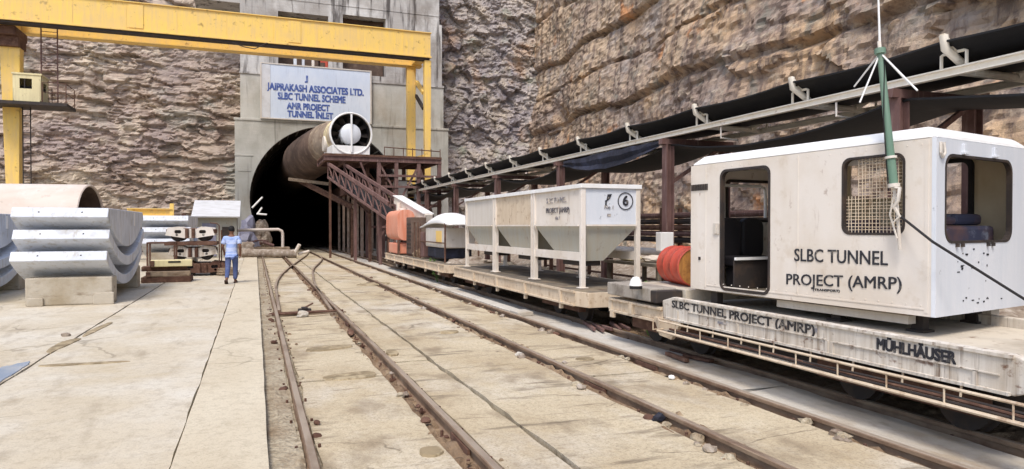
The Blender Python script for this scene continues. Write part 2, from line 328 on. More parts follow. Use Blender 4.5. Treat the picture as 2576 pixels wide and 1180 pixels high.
def frame_ring(name, loop_o, loop_i, fn, d0, d1, m, parent):
    """rubber/metal ring round an opening; fn(a, b, depth)"""
    n = len(loop_o); vs = []
    for lp, d in ((loop_o, d0), (loop_i, d0), (loop_i, d1), (loop_o, d1)):
        vs += [fn(p[0], p[1], d) for p in lp]
    fs = []
    for k in range(4):
        for i in range(n):
            fs.append((k*n+i, k*n+(i+1) % n, ((k+1) % 4)*n+(i+1) % n, ((k+1) % 4)*n+i))
    return MB().add(vs, fs).build(name, m, parent)

# ------------------------------------------------------------------ the ground
g = MB().bb(-250, 250, -120, 200, -.6, -.24).build('ground', M['soil']); struct(g)
def strip(name, x0, x1, y0, y1, z0, z1, m, jit=.0, step=.35, jl=True, jr=True, wav=.008, nx=4):
    ny = max(2, int((y1-y0)/step)); vs = []; fs = []
    def top(i, j):
        y = y0+(y1-y0)*j/ny; x = x0+(x1-x0)*i/nx
        if i == 0 and jl: x += jit*(noise.noise((x0*3.1, y*1.7, 3))+.6*noise.noise((x0*3, y*6, 8)))
        if i == nx and jr: x += jit*(noise.noise((x1*2.3, y*1.9, 5))+.6*noise.noise((x1*2, y*6, 2)))
        if jit and (j == 0 or j == ny): y += 1.3*jit*(noise.noise((x*2.1, y0+j, 4))+.6*noise.noise((x*7, y0, 6)))
        return (x, y, z1+wav*noise.noise((x*.8, y*.8, 1))*2)
    for j in range(ny+1):
        for i in range(nx+1): vs.append(top(i, j))
    nn = len(vs)
    for j in range(ny):
        for i in range(nx):
            a = j*(nx+1)+i; fs.append((a, a+1, a+nx+2, a+nx+1))
    side = []
    for j in range(ny+1): side.append(j*(nx+1))
    for j in range(ny+1): side.append(j*(nx+1)+nx)
    vs += [(vs[k][0], vs[k][1], z0) for k in side]
    for j in range(ny):
        fs.append((side[j], side[j+1], nn+j+1, nn+j)); fs.append((side[ny+1+j+1], side[ny+1+j], nn+ny+1+j, nn+ny+1+j+1))
    fs.append(tuple(range(0, nx+1))+(nn+ny+1, nn)); fs.append(tuple(range(ny*(nx+1)+nx, ny*(nx+1)-1, -1))+(nn+ny, nn+2*ny+1))
    o = MB().add(vs, fs).build(name, m, fixn=True); return struct(o)
# concrete yard on the left: slabs parted by open joints
for (x0, x1, y0, y1, mm) in ((-60, -2.615, -12, 9.35, 'slab'), (-60, -2.615, 9.362, 20.5, 'slab'), (-60, -2.615, 20.52, 51, 'slab'),
                             (-2.58, -.582, -12, 24.0, 'slab'), (-2.58, -.582, 24.02, 51, 'slab')):
    strip('pavement', x0, x1, y0, y1, -.5, 0, M[mm], .018, .3, x0 > -50, True, .004)
for (y0, y1) in ((-12, 9.15), (9.17, 22.5), (22.52, 44)):
    strip('path', -.565, .085, y0, y1, -.5, .012, M['slab2'], .008, .4, True, True, .003)
# track bed: concrete bays with open flangeways beside the rails
BED = -.062
def bays(x0, x1, cuts, m, jit=.03, y0=-8, y1=60, z=BED):
    ys = [y0]+cuts+[y1]
    for a, b in zip(ys[:-1], ys[1:]):
        strip('ground', x0, x1, a+.022, b-.022, -.4, z+random.uniform(-.006, .006), m, jit, .22, True, True, .012, 6)
bays(.46, 1.42, [4.1, 8.05, 10.4, 14.0, 19], M['bed'], .035)
bays(1.70, 2.17, [8.9, 16], M['bed'], .03)
bays(2.225, 3.42, [8.2, 16.5], M['bed'], .03)
bays(3.68, 4.62, [7.2, 12.5, 18], M['bed'], .04)
bays(4.90, 5.62, [6, 11.5], M['dust'], .05, z=-.085)
bays(6.85, 60, [], M['dust'], .05, y1=51, z=-.12)
strip('ground', .09, .33, -8, 44, -.4, -.07, M['grit'], .012, .25, False)
# ------------------------------------------------------------------ rails
def rail_path(mb, mt, pts):
    pr = [(-.06, -.15), (.06, -.15), (.06, -.13), (.012, -.115), (.012, -.045), (.034, -.035), (.034, -.006), (.028, 0), (-.028, 0), (-.034, -.006), (-.034, -.035), (-.012, -.045), (-.012, -.115), (-.06, -.13)]
    n = len(pr); k = len(pts); vs = []
    for i, p in enumerate(pts):
        p = Vector(p); t = (Vector(pts[min(i+1, k-1)])-Vector(pts[max(i-1, 0)])).normalized(); r = Vector((t.y, -t.x, 0))
        vs += [p+r*a+Vector((0, 0, b)) for a, b in pr]
    fs = [tuple(range(n)), tuple(reversed(range((k-1)*n, k*n)))]
    for i in range(k-1):
        for j in range(n): fs.append((i*n+j, i*n+(j+1) % n, (i+1)*n+(j+1) % n, (i+1)*n+j))
    mb.add(vs, fs)
    n2 = 4; vs = []
    for i, p in enumerate(pts):
        p = Vector(p); t = (Vector(pts[min(i+1, k-1)])-Vector(pts[max(i-1, 0)])).normalized(); r = Vector((t.y, -t.x, 0))
        vs += [p+r*a+Vector((0, 0, b)) for a, b in ((-.029, -.002), (.029, -.002), (.024, .003), (-.024, .003))]
    fs = [tuple(range(4)), tuple(reversed(range((k-1)*4, k*4)))]
    for i in range(k-1):
        for j in range(4): fs.append((i*4+j, i*4+(j+1) % 4, (i+1)*4+(j+1) % 4, (i+1)*4+j))
    mt.add(vs, fs)
def wob(x, y): return x+.012*noise.noise((x, y*.25, 0))
def track(label, xs, y0, y1, z, extra=None):
    t = thing('railway_track', label, 'track', (sum(xs)/len(xs), y0, z-.15))
    for x in xs:
        a, b = MB(), MB(); n = int((y1-y0)/1.5)
        rail_path(a, b, [(wob(x, y0+(y1-y0)*i/n), y0+(y1-y0)*i/n, z) for i in range(n+1)])
        r = a.build('rail', M['rail'], t, world=True); b.build('rail_head', M['railtop'], r, world=True)
        f = MB(); y = y0+1.2
        while y < min(y1, 30):
            for sx in (-1, 1): f.box((wob(x, y)+sx*.075, y+random.uniform(-.1, .1), z-.118), (.07, .06, .03)); f.tube([(wob(x, y)+sx*.09, y, z-.1), (wob(x, y)+sx*.09, y, z-.06)], .014, 6)
            y += .78
        f.build('rail_clip', M['rust'], r, world=True)['kind'] = 'stuff'
        fp = MB(); y = 4.2+x*.7
        while y < min(y1, 30):
            fp.box((wob(x, y)-.032, y, z-.075), (.025, .5, .055)); fp.box((wob(x, y)+.032, y, z-.075), (.025, .5, .055)); y += 7.3
        fp.each('fishplate', M['rust'], r, world=True)
    return t
track('straight track beside the pale platform strip, leftmost of the tracks', (.385, 1.6), -8, 54, .012)
track('middle track sunk in dusty concrete, running straight into the tunnel', (3.56, 4.74), -8, 75, .005)
track('rightmost track under the parked flat wagons', (5.75, 6.72), -8, 75, -.03)
t = thing('turnout_track', 'curved crossover rails branching from the left track to the middle track', 'track', (1.5, 15, -.14))
for pts, nm in (([(.45, 14.6), (.50, 18), (.58, 21.5), (.86, 25.5), (1.34, 30), (2.2, 37), (3.05, 44), (3.5, 50)], 'rail'),
                ([(1.47, 14.4), (1.55, 17.5), (1.68, 21.2), (1.88, 24.5), (2.2, 28.5), (2.8, 33), (3.35, 37.5), (3.56, 42)], 'rail')):
    # smooth the path
    P2 = []
    for i in range(len(pts)-1):
        p0, p1, p2, p3 = pts[max(i-1, 0)], pts[i], pts[i+1], pts[min(i+2, len(pts)-1)]
        for q in range(4):
            s = q/4
            P2.append(tuple(.5*((2*p1[k])+(-p0[k]+p2[k])*s+(2*p0[k]-5*p1[k]+4*p2[k]-p3[k])*s*s+(-p0[k]+3*p1[k]-3*p2[k]+p3[k])*s**3) for k in (0, 1))+(.012,))
    P2.append(pts[-1]+(.012,))
    a, b = MB(), MB(); rail_path(a, b, P2)
    r = a.build('rail', M['rail'], t, world=True); b.build('rail_head', M['railtop'], r, world=True)
t = thing('switch_mechanism', 'rusty switch rods and lever across the left track', 'switch', (1, 14.2, -.1))
MB().tube([(.3, 14.15, -.02), (1.7, 14.35, -.02)], .022).tube([(.42, 14.45, -.03), (1.5, 14.5, -.03)], .018).each('rod', M['rust'], t, world=True)
MB().beam((.2, 14.3, -.07), (1.75, 14.35, -.07), .16, .06).build('tie', M['timber'], t, world=True)
MB().box((.95, 14.6, -.03), (.26, .16, .1)).box((.95, 14.6, .03), (.12, .2, .05)).build('throw_box', M['darksteel'], t, world=True, bevel=.01)
MB().tube([(.95, 14.6, .04), (1.12, 14.65, .12)], .018).build('lever', M['rust'], t, world=True)

def dirt(x0, x1, y0, y1, zl, zh, m, seed):
    ny = int((y1-y0)/.09); nx = 5; vs = []; fs = []
    for j in range(ny+1):
        for i_ in range(nx+1):
            y = y0+(y1-y0)*j/ny; x = x0+(x1-x0)*i_/nx; n_ = .5+.5*noise.noise((x*5, y*1.1, seed))+.45*noise.noise((x*14, y*9, seed))+.25*noise.noise((x*30, y*25, seed))
            vs.append((x, y, zl+(zh-zl)*max(0, n_)))
    for j in range(ny):
        for i_ in range(nx): a = j*(nx+1)+i_; fs.append((a, a+1, a+nx+2, a+nx+1))
    k = len(vs); vs += [(x0, y0, -.4), (x1, y0, -.4), (x1, y1, -.4), (x0, y1, -.4)]; fs.append((k, k+1, k+2, k+3))
    struct(MB().add(vs, fs).build('ground', m, fixn=False))
for x0, x1, zl, zh, m_, sd in ((1.36, 1.56, -.15, -.05, 'soil', 1), (1.64, 1.74, -.13, -.05, 'soil', 2), (.42, .50, -.13, -.05, 'grit', 3), (3.36, 3.52, -.14, -.045, 'soil', 4), (3.60, 3.74, -.13, -.04, 'soil', 5), (4.57, 4.70, -.14, -.045, 'soil', 6), (4.78, 4.96, -.13, -.06, 'soil', 7), (.087, .35, -.12, -.045, 'grit', 8), (5.5, 6.9, -.20, -.09, 'soil', 9)):
    dirt(x0, x1, 2.5, 30, zl, zh, M[m_], sd)

# ------------------------------------------------------------------ rock walls
def sm(x): return max(0.0, min(1.0, x))
def hsh(p):
    return noise.cell(Vector(p)*7.13+Vector((3.7, 1.3, 9.1)))
def cells(s, z, sx, sz, sd, wp=.18, tilt=.5):
    # angular blocks: each has its own depth and its own tilted face, with a narrow cleft between
    q = Vector((s/sx+wp*noise.noise((s*.5, z*.8, sd)), z/sz+wp*noise.noise((s*.5, z*.5, sd+4)), sd))
    d, pts = noise.voronoi(q)
    p = pts[0]; k = Vector((p.x*13.1, p.y*7.7, sd+p.x*5)); h = noise.cell(k); g1 = noise.cell(k+Vector((31, 0, 0)))-.5; g2 = noise.cell(k+Vector((0, 47, 0)))-.5
    edge = min(1, (d[1]-d[0])/.2)
    return (h-.5)+tilt*2*(g1*(q.x-p.x)+(g2-.35)*(q.y-p.y)), edge
def cliff(name, p0, p1, z0, z1, ds, dz, m, disp, lean, flip=False):
    p0, p1 = Vector(p0), Vector(p1); Ls = (p1-p0).length; t = (p1-p0)/Ls; nrm = Vector((t.y, -t.x))
    ns, nz = int(Ls/ds), int((z1-z0)/dz); vs = []; fs = []
    for j in range(nz+1):
        z = z0+(z1-z0)*j/nz
        for i in range(ns+1):
            s = Ls*i/ns
            d = disp(s, z)-lean*max(0, z)
            q = p0+t*s+nrm*d
            vs.append((q.x, q.y, z+.06*noise.noise((s*1.3, z*1.3, 9))))
    for j in range(nz):
        for i in range(ns):
            a = j*(ns+1)+i; fs.append((a, a+1, a+ns+2, a+ns+1))
    # real body: back face set 6 m behind
    n = len(vs)
    b0 = p0-nrm*6; b1 = p1-nrm*6
    vs += [(b0.x, b0.y, z0), (b1.x, b1.y, z0), (b1.x, b1.y, z1), (b0.x, b0.y, z1)]
    top = [nz*(ns+1)+i for i in range(ns+1)]; fs.append(tuple(top)+(n+2, n+3))
    fs.append((n, n+1, n+2, n+3))
    fs.append(tuple(j*(ns+1) for j in range(nz+1))+(n+3, n)); fs.append(tuple(j*(ns+1)+ns for j in range(nz+1))+(n+2, n+1))
    o = MB().add(vs, fs).build(name, m, fixn=False); return struct(o)
def fr(x, y, z, o=4):
    return noise.fractal(Vector((x, y, z)), .9, 2.1, o)
def sm(x): return max(0.0, min(1.0, x))
def disp_left(s, z):
    h1, e1 = cells(s, z, 1.5, .55, 1.0, .3); h2, e2 = cells(s, z, .55, .2, 5.0, .3)
    k = .25+.9*sm(.5+1.3*noise.noise((s*.16, z*.2, 43))); k2 = .3+.9*sm(.5+1.4*noise.noise((s*.3, z*.4, 47)))
    led = noise.noise((s*.12, z*1.1, 3))
    return .4*fr(s*.16, z*.2, 0)+k*(.22*h1-.03*(1-e1))+k2*(.11*h2-.03*(1-e2))+.05*led+.05*fr(s*1.3, z*2.2, 7)
def disp_grey(s, z):
    h1, e1 = cells(s, z, 1.1, 1.0, 11.0); h2, e2 = cells(s, z, .5, .3, 15.0)
    k = .4+.9*sm(.5+1.3*noise.noise((s*.2, z*.2, 53)))
    return .42*fr(s*.22, z*.18, 20)+k*(.24*h1-.06*(1-e1))+.10*h2-.05*(1-e2)+.04*fr(s*1.5, z*2, 27)
def disp_right(s, z):
    zz = z+.035*s
    h1, e1 = cells(s, zz, 3.6, 1.3, 31.0); h2, e2 = cells(s, zz, 1.1, .42, 35.0); h3, e3 = cells(s, zz, .5, .2, 38.0)
    near = sm((s-22)/14)
    k = (.06+.2*near)+(.35+.5*near)*sm(.05+1.6*noise.noise((s*.09, zz*.16, 40)))        # sheer areas and blocky areas
    crack = 0
    for zc, wd in ((7.4, .14), (9.6, .24), (12.2, .12), (14.6, .22), (18.5, .26)):
        q = abs(zz-zc-.5*noise.noise((s*.15, zc, 1))-.15*noise.noise((s*.9, zc, 5)))
        if q < wd: crack = max(crack, (1-q/wd)*(.5+.6*noise.noise((s*.2, zc, 6))))
    step = sm((zz-14.6-.5*noise.noise((s*.15, 14.6, 1)))/.15)*.25+sm((zz-9.6-.5*noise.noise((s*.15, 9.6, 1)))/.2)*.2
    return .8*fr(s*.08, zz*.11, 50, 3)+k*(.5*h1-.1*(1-e1))+(.15+.8*k)*(.17*h2-.05*(1-e2))+.035*h3+.05*fr(s*1.2, zz*1.8, 57)-.7*max(0, crack)+step+.12*noise.noise((s*1.1, zz*.12, 70))
cliff('terrain', (-30, 52.2), (-.6, 52.2), -.6, 27, .12, .10, M['rockleft'], disp_left, .02)
cliff('terrain', (12.8, 52.2), (26.5, 51.6), -.6, 27, .11, .11, M['rockgrey'], disp_grey, .03)
cliff('terrain', (21.1, 55), (14.5, -9), -.6, 27, .15, .13, M['rockright'], disp_right, .10)

# ------------------------------------------------------------------ tunnel portal
WY = 50.0; AX, AZ, AR = 4.85, 3.65, 5.2
pt = thing('tunnel_portal', 'tall grey concrete tunnel portal with a round dark mouth', 'tunnel portal', (AX, WY, 0))
def arch_wall(x0, x1, z0, z1, yf, yb, name, m):
    a0 = math.asin((z0-AZ)/AR); N_ = 56; vs = []; fs = []
    angs = [math.pi-a0-(math.pi-2*a0)*i/N_ for i in range(N_+1)]
    arc = [(AX+AR*math.cos(a), AZ+AR*math.sin(a)) for a in angs]
    out = []
    for a in angs:
        c, s_ = math.cos(a), math.sin(a); k = 1e9
        if c > 1e-6: k = min(k, (x1-AX)/c)
        if c < -1e-6: k = min(k, (x0-AX)/c)
        if s_ > 1e-6: k = min(k, (z1-AZ)/s_)
        if s_ < -1e-6: k = min(k, (z0-AZ)/s_)
        out.append((AX+k*c, AZ+k*s_))
    # snap the nearest rays to the two top corners
    for cx in (x0, x1):
        i = min(range(N_+1), key=lambda q: (out[q][0]-cx)**2+(out[q][1]-z1)**2); out[i] = (cx, z1)
    out[0] = (x0, z0); out[-1] = (x1, z0)
    n = N_+1
    for y in (yf, yb): vs += [(p[0], y, p[1]) for p in arc]+[(p[0], y, p[1]) for p in out]
    for i in range(N_):
        fs.append((i, i+1, n+i+1, n+i)); fs.append((2*n+i+1, 2*n+i, 3*n+i, 3*n+i+1))
        fs.append((i+1, i, 2*n+i, 2*n+i+1)); fs.append((n+i, n+i+1, 3*n+i+1, 3*n+i))
    fs.append((0, n, 3*n, 2*n)); fs.append((N_, n+N_, 3*n+N_, 2*n+N_))
    return MB().add(vs, fs).build(name, m, pt, world=True)
arch_wall(-1.28, 13.75, -.2, 9.12, 49.86, 53, 'wall', M['conc'])
MB().bb(-.92, 13.42, 50.0, 53, 9.125, 12.3).build('wall', M['conc'], pt, world=True)
up = MB()
O1 = (1.55, 4.95, 12.85, 16.75); O2 = (5.95, 9.05, 12.75, 17.0)
up.bb(-.92, 1.55, 50.0, 53, 12.3, 17).bb(4.95, 5.95, 50.0, 53, 12.3, 17).bb(9.05, 13.3, 50.0, 53, 12.3, 17)
up.bb(1.55, 4.95, 50, 53, 12.3, 12.85).bb(1.55, 4.95, 50, 53, 16.75, 17).bb(5.95, 9.05, 50, 53, 12.3, 12.75)
up.bb(-3.8, 13.1, 50.0, 53, 17.0, 26)
up.bb(1.5, 9.1, 52.0, 53.0, 12.4, 16.99)
up.build('wall', M['concup'], pt, world=True)
MB().bb(-1.34, 13.8, 49.80, 50, 9.0, 9.16).bb(-1.3, -.1, 49.82, 49.9, 6.55, 6.68).build('ledge', M['conc'], pt, world=True, bevel=.02)
MB().bb(-1.1, -.25, 49.83, 49.9, 5.5, 6.5).build('patch_panel', M['conc'], pt, world=True, bevel=.02)
cap = MB(); cap.bb(-.98, 13.46, 49.93, 50.2, 12.24, 12.36)
for z in (17.6, 19.1, 20.6): cap.bb(-3.8, 13.1, 49.97, 50.1, z, z+.05)
cap.build('ledge', M['concup'], pt, world=True)
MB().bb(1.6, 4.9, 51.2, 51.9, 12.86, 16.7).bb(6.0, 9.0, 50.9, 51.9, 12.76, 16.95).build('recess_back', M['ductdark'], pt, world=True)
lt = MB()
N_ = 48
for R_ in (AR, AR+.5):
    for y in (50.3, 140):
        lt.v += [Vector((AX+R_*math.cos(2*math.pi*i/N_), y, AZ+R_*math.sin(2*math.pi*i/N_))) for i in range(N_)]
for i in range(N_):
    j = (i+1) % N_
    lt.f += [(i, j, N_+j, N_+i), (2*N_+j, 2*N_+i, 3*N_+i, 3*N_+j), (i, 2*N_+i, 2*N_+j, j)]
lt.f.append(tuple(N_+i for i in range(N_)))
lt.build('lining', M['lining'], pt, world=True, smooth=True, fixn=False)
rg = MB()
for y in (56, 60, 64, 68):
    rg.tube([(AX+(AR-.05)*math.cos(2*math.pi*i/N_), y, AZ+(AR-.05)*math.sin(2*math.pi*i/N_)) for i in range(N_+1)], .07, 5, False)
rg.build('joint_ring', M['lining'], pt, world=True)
# things stored in the recesses above the sign
for i, (u, v, wd, h, mm, lb) in enumerate(((752, 160, .75, 1.0, 'bluewhite', 'white plastic water jerrycan, leftmost on the recess sill above the sign'), (795, 165, .62, 1.15, 'white', 'white painted box with a dark door in the left portal recess'), (840, 164, .8, .8, 'drumred', 'reddish crate at the right end of the left portal recess'))):
    p = at(u, v, Y=50.5); x = min(p.x, 4.55)
    t = thing('storage_box', lb, 'box', (x, 50.55, 12.85))
    MB().box((0, 0, h/2), (wd, .5, h)).build('body', M[mm], t, bevel=.05); MB().box((0, -.27, h*.5), (wd*.45, .04, h*.55)).build('door', M['ductdark'], t)
# sign
sg = thing('sign', 'pale blue painted project sign with blue capitals above the tunnel mouth', 'sign', (4.15, 49.8, 9.2))
MB().bb(.46, 7.85, 49.72, 49.80, 9.25, 12.95).build('board', M['board'], sg, world=True)
fr_ = MB()
for (x0, x1, z0, z1) in ((.46, 7.85, 9.17, 9.25), (.46, 7.85, 12.95, 13.03), (.36, .46, 9.17, 13.03), (7.85, 7.95, 9.17, 13.03)): fr_.bb(x0, x1, 49.68, 49.80, z0, z1)
fr_.build('frame', M['greywhite'], sg, world=True)
MB().bb(.475, 1.02, 49.70, 49.72, 9.26, 12.9).build('side_band', M['sheet'], sg, world=True)
X_, Z_ = (1, 0, 0), (0, 0, 1)
for body, u, v, wid, size in (('J', 772, 198, .22, .5), ('JAIPRAKASH ASSOCIATES LTD.', 797, 226, 6.6, .66), ('SLBC TUNNEL SCHEME', 785, 247, 4.6, .66), ('AMR PROJECT', 776, 270, 2.9, .62), ('TUNNEL INLET', 781, 290, 3.1, .6)):
    p = at(u, v, Y=49.7)
    o = text(body, size, M['blueink'], sg, (0, 0, 0), X_, Z_, bold=.03, ext=.01)
    w_ = o.dimensions.x if o.dimensions.x > 0 else 1
    xs = [q.co.x for q in o.data.vertices]; w_ = max(xs)-min(xs)
    o.data.transform(Matrix.Translation((p.x-4.15, 49.71-49.8, p.z-9.2)) @ Matrix.Diagonal((wid/w_, 1, 1, 1)))

# ------------------------------------------------------------------ gantry crane
gc = thing('gantry_crane', 'yellow twin girder gantry crane spanning the yard before the portal', 'gantry crane', (0, 43, 0))
def girder(y, x0, x1, z0, z1):
    b = MB().bb(x0, x1, y-.3, y+.3, z0+.08, z1-.05).bb(x0-.05, x1+.05, y-.38, y+.38, z1-.05, z1).bb(x0-.05, x1+.05, y-.38, y+.38, z0, z0+.08)
    for x in (-9, -6.5, -4, -1.5, 1, 3.5, 6.0, 8.6): b.bb(x, x+.03, y-.312, y+.312, z0+.08, z1-.05)
    g_ = b.build('girder', M['yellow'], gc, world=True)
    return g_
MB().bb(-13.5, 10.3, 41.72, 42.28, 12.2, 12.318).build('underside_shade', M['darksteel'], gc, world=True)  # dark strip added for the shade under the front girder
sp_ = MB()
for x in (-6.0, 2.2):
    sp_.bb(x-.35, x+.35, 41.665, 41.688, 12.5, 13.75)
sp_.each('splice_plate', M['yellow'], gc, world=True)
girder(42.0, -13.6, 10.36, 12.32, 13.9)
girder(44.5, -13.6, 10.36, 12.32, 13.9)
MB().bb(9.7, 10.3, 42.38, 44.12, 12.4, 13.5).bb(-12.6, -11.9, 42.38, 44.12, 12.4, 13.5).each('end_tie', M['yellow'], gc, world=True)
MB().bb(-12.9, -11.65, 42.3, 44.3, 11.75, 12.19).bb(-12.6, -11.6, 42.6, 43.9, 11.2, 11.76).each('head_block', M['rust'], gc, world=True, bevel=.03)
for y, x0, x1 in ((42.0, 10.0, 10.42), (44.5, 9.42, 10.0)):
    MB().hull([(x0+.04, y-.2, .42), (x1-.04, y-.2, .42), (x1-.04, y+.2, .42), (x0+.04, y+.2, .42)], [(x0, y-.24, 12.19 if y < 43 else 12.318), (x1, y-.24, 12.19 if y < 43 else 12.318), (x1, y+.24, 12.19 if y < 43 else 12.318), (x0, y+.24, 12.19 if y < 43 else 12.318)]).build('leg', M['yellow'], gc, world=True, bevel=.03)
MB().hull([(-12.2, 42.9, 0), (-11.75, 42.9, 0), (-11.75, 43.4, 0), (-12.2, 43.4, 0)], [(-12.5, 42.8, 11.2), (-11.6, 42.8, 11.2), (-11.6, 43.5, 11.2), (-12.5, 43.5, 11.2)]).build('leg', M['yellow'], gc, world=True, bevel=.03)
MB().bb(9.5, 10.4, 40.8, 45.6, -.23, .415).bb(-12.3, -11.7, 40.8, 45.6, -.1, .415).each('end_carriage', M['yellow'], gc, world=True, bevel=.03)
MB().beam((10.05, 42.25, 10.2), (10.05, 44.25, 11.3), .22, .22).beam((10.05, 42.25, 6.2), (9.9, 44.25, 6.2), .18, .18).each('brace', M['yellow'], gc, world=True)
MB().beam((10.02, 42.2, 9.2), (10.02, 44.3, 10.4), .16, .2).build('brace', M['darksteel'], gc, world=True)
MB().tube([(-13.0, 42.6, 11.2), (-13.0, 42.6, 5.0), (-12.9, 42.6, 4.75), (-12.7, 42.6, 4.7)], .1).build('conduit', M['white'], gc, world=True, smooth=True)
cb = MB(); x0, x1, y0, y1, z0, z1 = -11.66, -10.42, 41.8, 43.2, 8.2, 9.6
cb.bb(x0, x1, y1-.06, y1, z0, z1).bb(x0, x0+.06, y0, y1, z0, z1).bb(x0-.04, x1+.04, y0-.04, y1+.04, z1, z1+.08).bb(x0, x1, y0, y1, z0, z0+.06)
cb.bb(x0, x1, y0, y0+.06, z0+.06, z0+.68).bb(x0, x1, y0, y0+.06, z0+1.2, z1).bb(x0, x0+.3, y0, y0+.06, z0+.68, z0+1.2).bb(x1-.4, x1, y0, y0+.06, z0+.68, z0+1.2)
cb.bb(x1-.06, x1, y0, y1, z0, z0+.62).bb(x1-.06, x1, y0, y1, z0+1.1, z1).bb(x1-.06, x1, y0, y0+.4, z0+.62, z0+1.1).bb(x1-.06, x1, y1-.3, y1, z0+.62, z0+1.1)
cbo = cb.build('cabin', M['cream'], gc, world=True)
MB().bb(x0+.5, x0+.54, y0-.01, y0+.05, z0+.68, z0+1.2).build('window_bar', M['darksteel'], cbo, world=True)
MB().bb(x0+.1, x1-.1, y0+.5, y1-.1, z0+.08, z0+.9).build('console', M['darksteel'], cbo, world=True)
pl = MB().bb(-12.9, -9.2, 41.5, 43.4, 8.02, 8.18).build('platform_deck', M['darksteel'], gc, world=True)
hr = MB()
for x in (-10.3, -9.25):
    for y in (41.55, 43.35): hr.tube([(x, y, 8.18), (x, y, 9.2)], .025, 6)
for z in (8.7, 9.2):
    hr.tube([(-10.3, 41.55, z), (-9.25, 41.55, z), (-9.25, 43.35, z)], .016, 6)
hr.build('handrail', M['rust'], gc, world=True)
ld = MB()
for x in (-10.7, -9.95): ld.tube([(x, 43.0, 8.3), (x, 43.0, 12.4)], .035, 6)
for k in range(13): ld.tube([(-10.7, 43.0, 8.6+k*.3), (-9.95, 43.0, 8.6+k*.3)], .02, 6)
ld.build('ladder', M['redsteel'], gc, world=True)
ld = MB()
for x in (-11.45, -11.1): ld.tube([(x, 42.6, .2), (x, 42.6, 8.3)], .03, 6)
for k in range(26): ld.tube([(-11.45, 42.6, .4+k*.3), (-11.1, 42.6, .4+k*.3)], .02, 6)
ld.build('ladder', M['darksteel'], gc, world=True)
cbm = MB()
q0 = at(585, 112, Y=41.65); q1 = at(640, 118, Y=41.65); q2 = at(680, 105, Y=41.65)
cbm.tube([(q0.x, 41.65, q0.z+.1), ((q0.x+q1.x)/2, 41.65, q1.z-.05), (q1.x, 41.65, q1.z-.12), (q2.x, 41.65, q2.z)], .03, 6)
cbm.build('festoon_cable', M['darksteel'], gc, world=True)

# ------------------------------------------------------------------ ventilation fan, duct and its trestle
FX, FY, FZ = 4.9, 37.6, 6.78
fn = thing('ventilation_fan', 'big round white rimmed axial fan on top of the steel trestle', 'fan', (FX, FY, 5.62), rad(4))
MB().lathe([(1.13, -.05), (1.16, .1), (1.10, .5), (1.10, 2.6), (1.16, 2.62), (1.16, 2.72), (1.02, 2.72), (1.05, .3), (1.07, -.02), (1.13, -.05)], (0, 0, 1.16), 'y', 40).build('casing', M['ductgrey'], fn, smooth=True)
MB().lathe([(1.07, -.07), (1.10, -.12), (1.15, -.11), (1.18, 0), (1.16, .06), (1.07, .04), (1.07, -.07)], (0, 0, 1.16), 'y', 40).build('rim', M['roofwhite'], fn, smooth=True)
MB().lathe([(.01, -.12), (.2, -.115), (.42, -.07), (.54, .0), (.56, .1), (.56, 1.3), (.01, 1.3)], (0, 0, 1.16), 'y', 32).build('hub', M['bluewhite'], fn, smooth=True)
bl = MB()
for k in range(12):
    a = 2*math.pi*k/12; c, s_ = math.cos(a), math.sin(a); tx, tz = -s_, c
    P0 = Vector((c*.5, .5, 1.16+s_*.58)); P1 = Vector((c*1.03, .5, 1.16+s_*1.03)); T = Vector((tx, 0, tz)); Y_ = Vector((0, 1, 0))
    d0 = T*.09+Y_*.16; d1 = T*.13+Y_*.1; n_ = Y_*.03
    bl.hull([P0-d0, P0+d0, P1+d1, P1-d1], [P0-d0+n_, P0+d0+n_, P1+d1+n_, P1-d1+n_])
bl.build('blade_wheel', M['darksteel'], fn)
MB().lathe([(1.03, .02), (1.045, .03), (1.045, 2.6), (1.03, 2.6), (1.03, .02)], (0, 0, 1.16), 'y', 40).build('shade_barrel', M['black'], fn, smooth=True)  # black liner: shade inside the casing put into the colour
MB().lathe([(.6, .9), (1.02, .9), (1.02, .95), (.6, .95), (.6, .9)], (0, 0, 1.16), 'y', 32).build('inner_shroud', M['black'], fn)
MB().bb(-.045, .045, -.17, -.1, .14, 2.2).build('strut', M['roofwhite'], fn)
MB().hull([(-1.0, -.06, 0), (1.0, -.06, 0), (1.0, 2.6, 0), (-1.0, 2.6, 0)], [(-1.02, -.06, .5), (1.02, -.06, .5), (1.02, 2.6, .5), (-1.02, 2.6, .5)]).build('cradle', M['roofwhite'], fn)
MB().lathe([(1.12, 1.2), (1.14, 1.22), (1.14, 1.3), (1.12, 1.32)], (0, 0, 1.16), 'y', 32).lathe([(1.12, 1.9), (1.14, 1.92), (1.14, 2.0), (1.12, 2.02)], (0, 0, 1.16), 'y', 32).build('band', M['cream'], fn)
def bend(y):
    f = sm((y-40.15)/9.5); return (FX-.2-1.4*f**.75, y, FZ-.40*f)
fc = thing('ventilation_duct', 'wide brown ventilation duct running from the fan into the tunnel', 'duct', (FX-.5, 41, 5.4))
MB().tube([bend(40.15+.3*i) for i in range(8)], 1.2, 28, False, [1.12+.02*i+(.05 if i % 2 else 0) for i in range(8)]).build('flexible_connector', M['ductbrown'], fc, smooth=True, world=True)
MB().tube([bend(42.2), bend(42.3)], 1.3, 28, True, [1.30, 1.30]).build('clamp_ring', M['ductdark'], fc, smooth=True, world=True)
MB().tube([bend(42.25+.7*i) for i in range(60)], 1.2, 28, True, [1.27+.15*min(1, i/8)+(.05 if i % 2 else 0) for i in range(60)]).build('fabric_tube', M['ductdark'], fc, smooth=True, world=True)
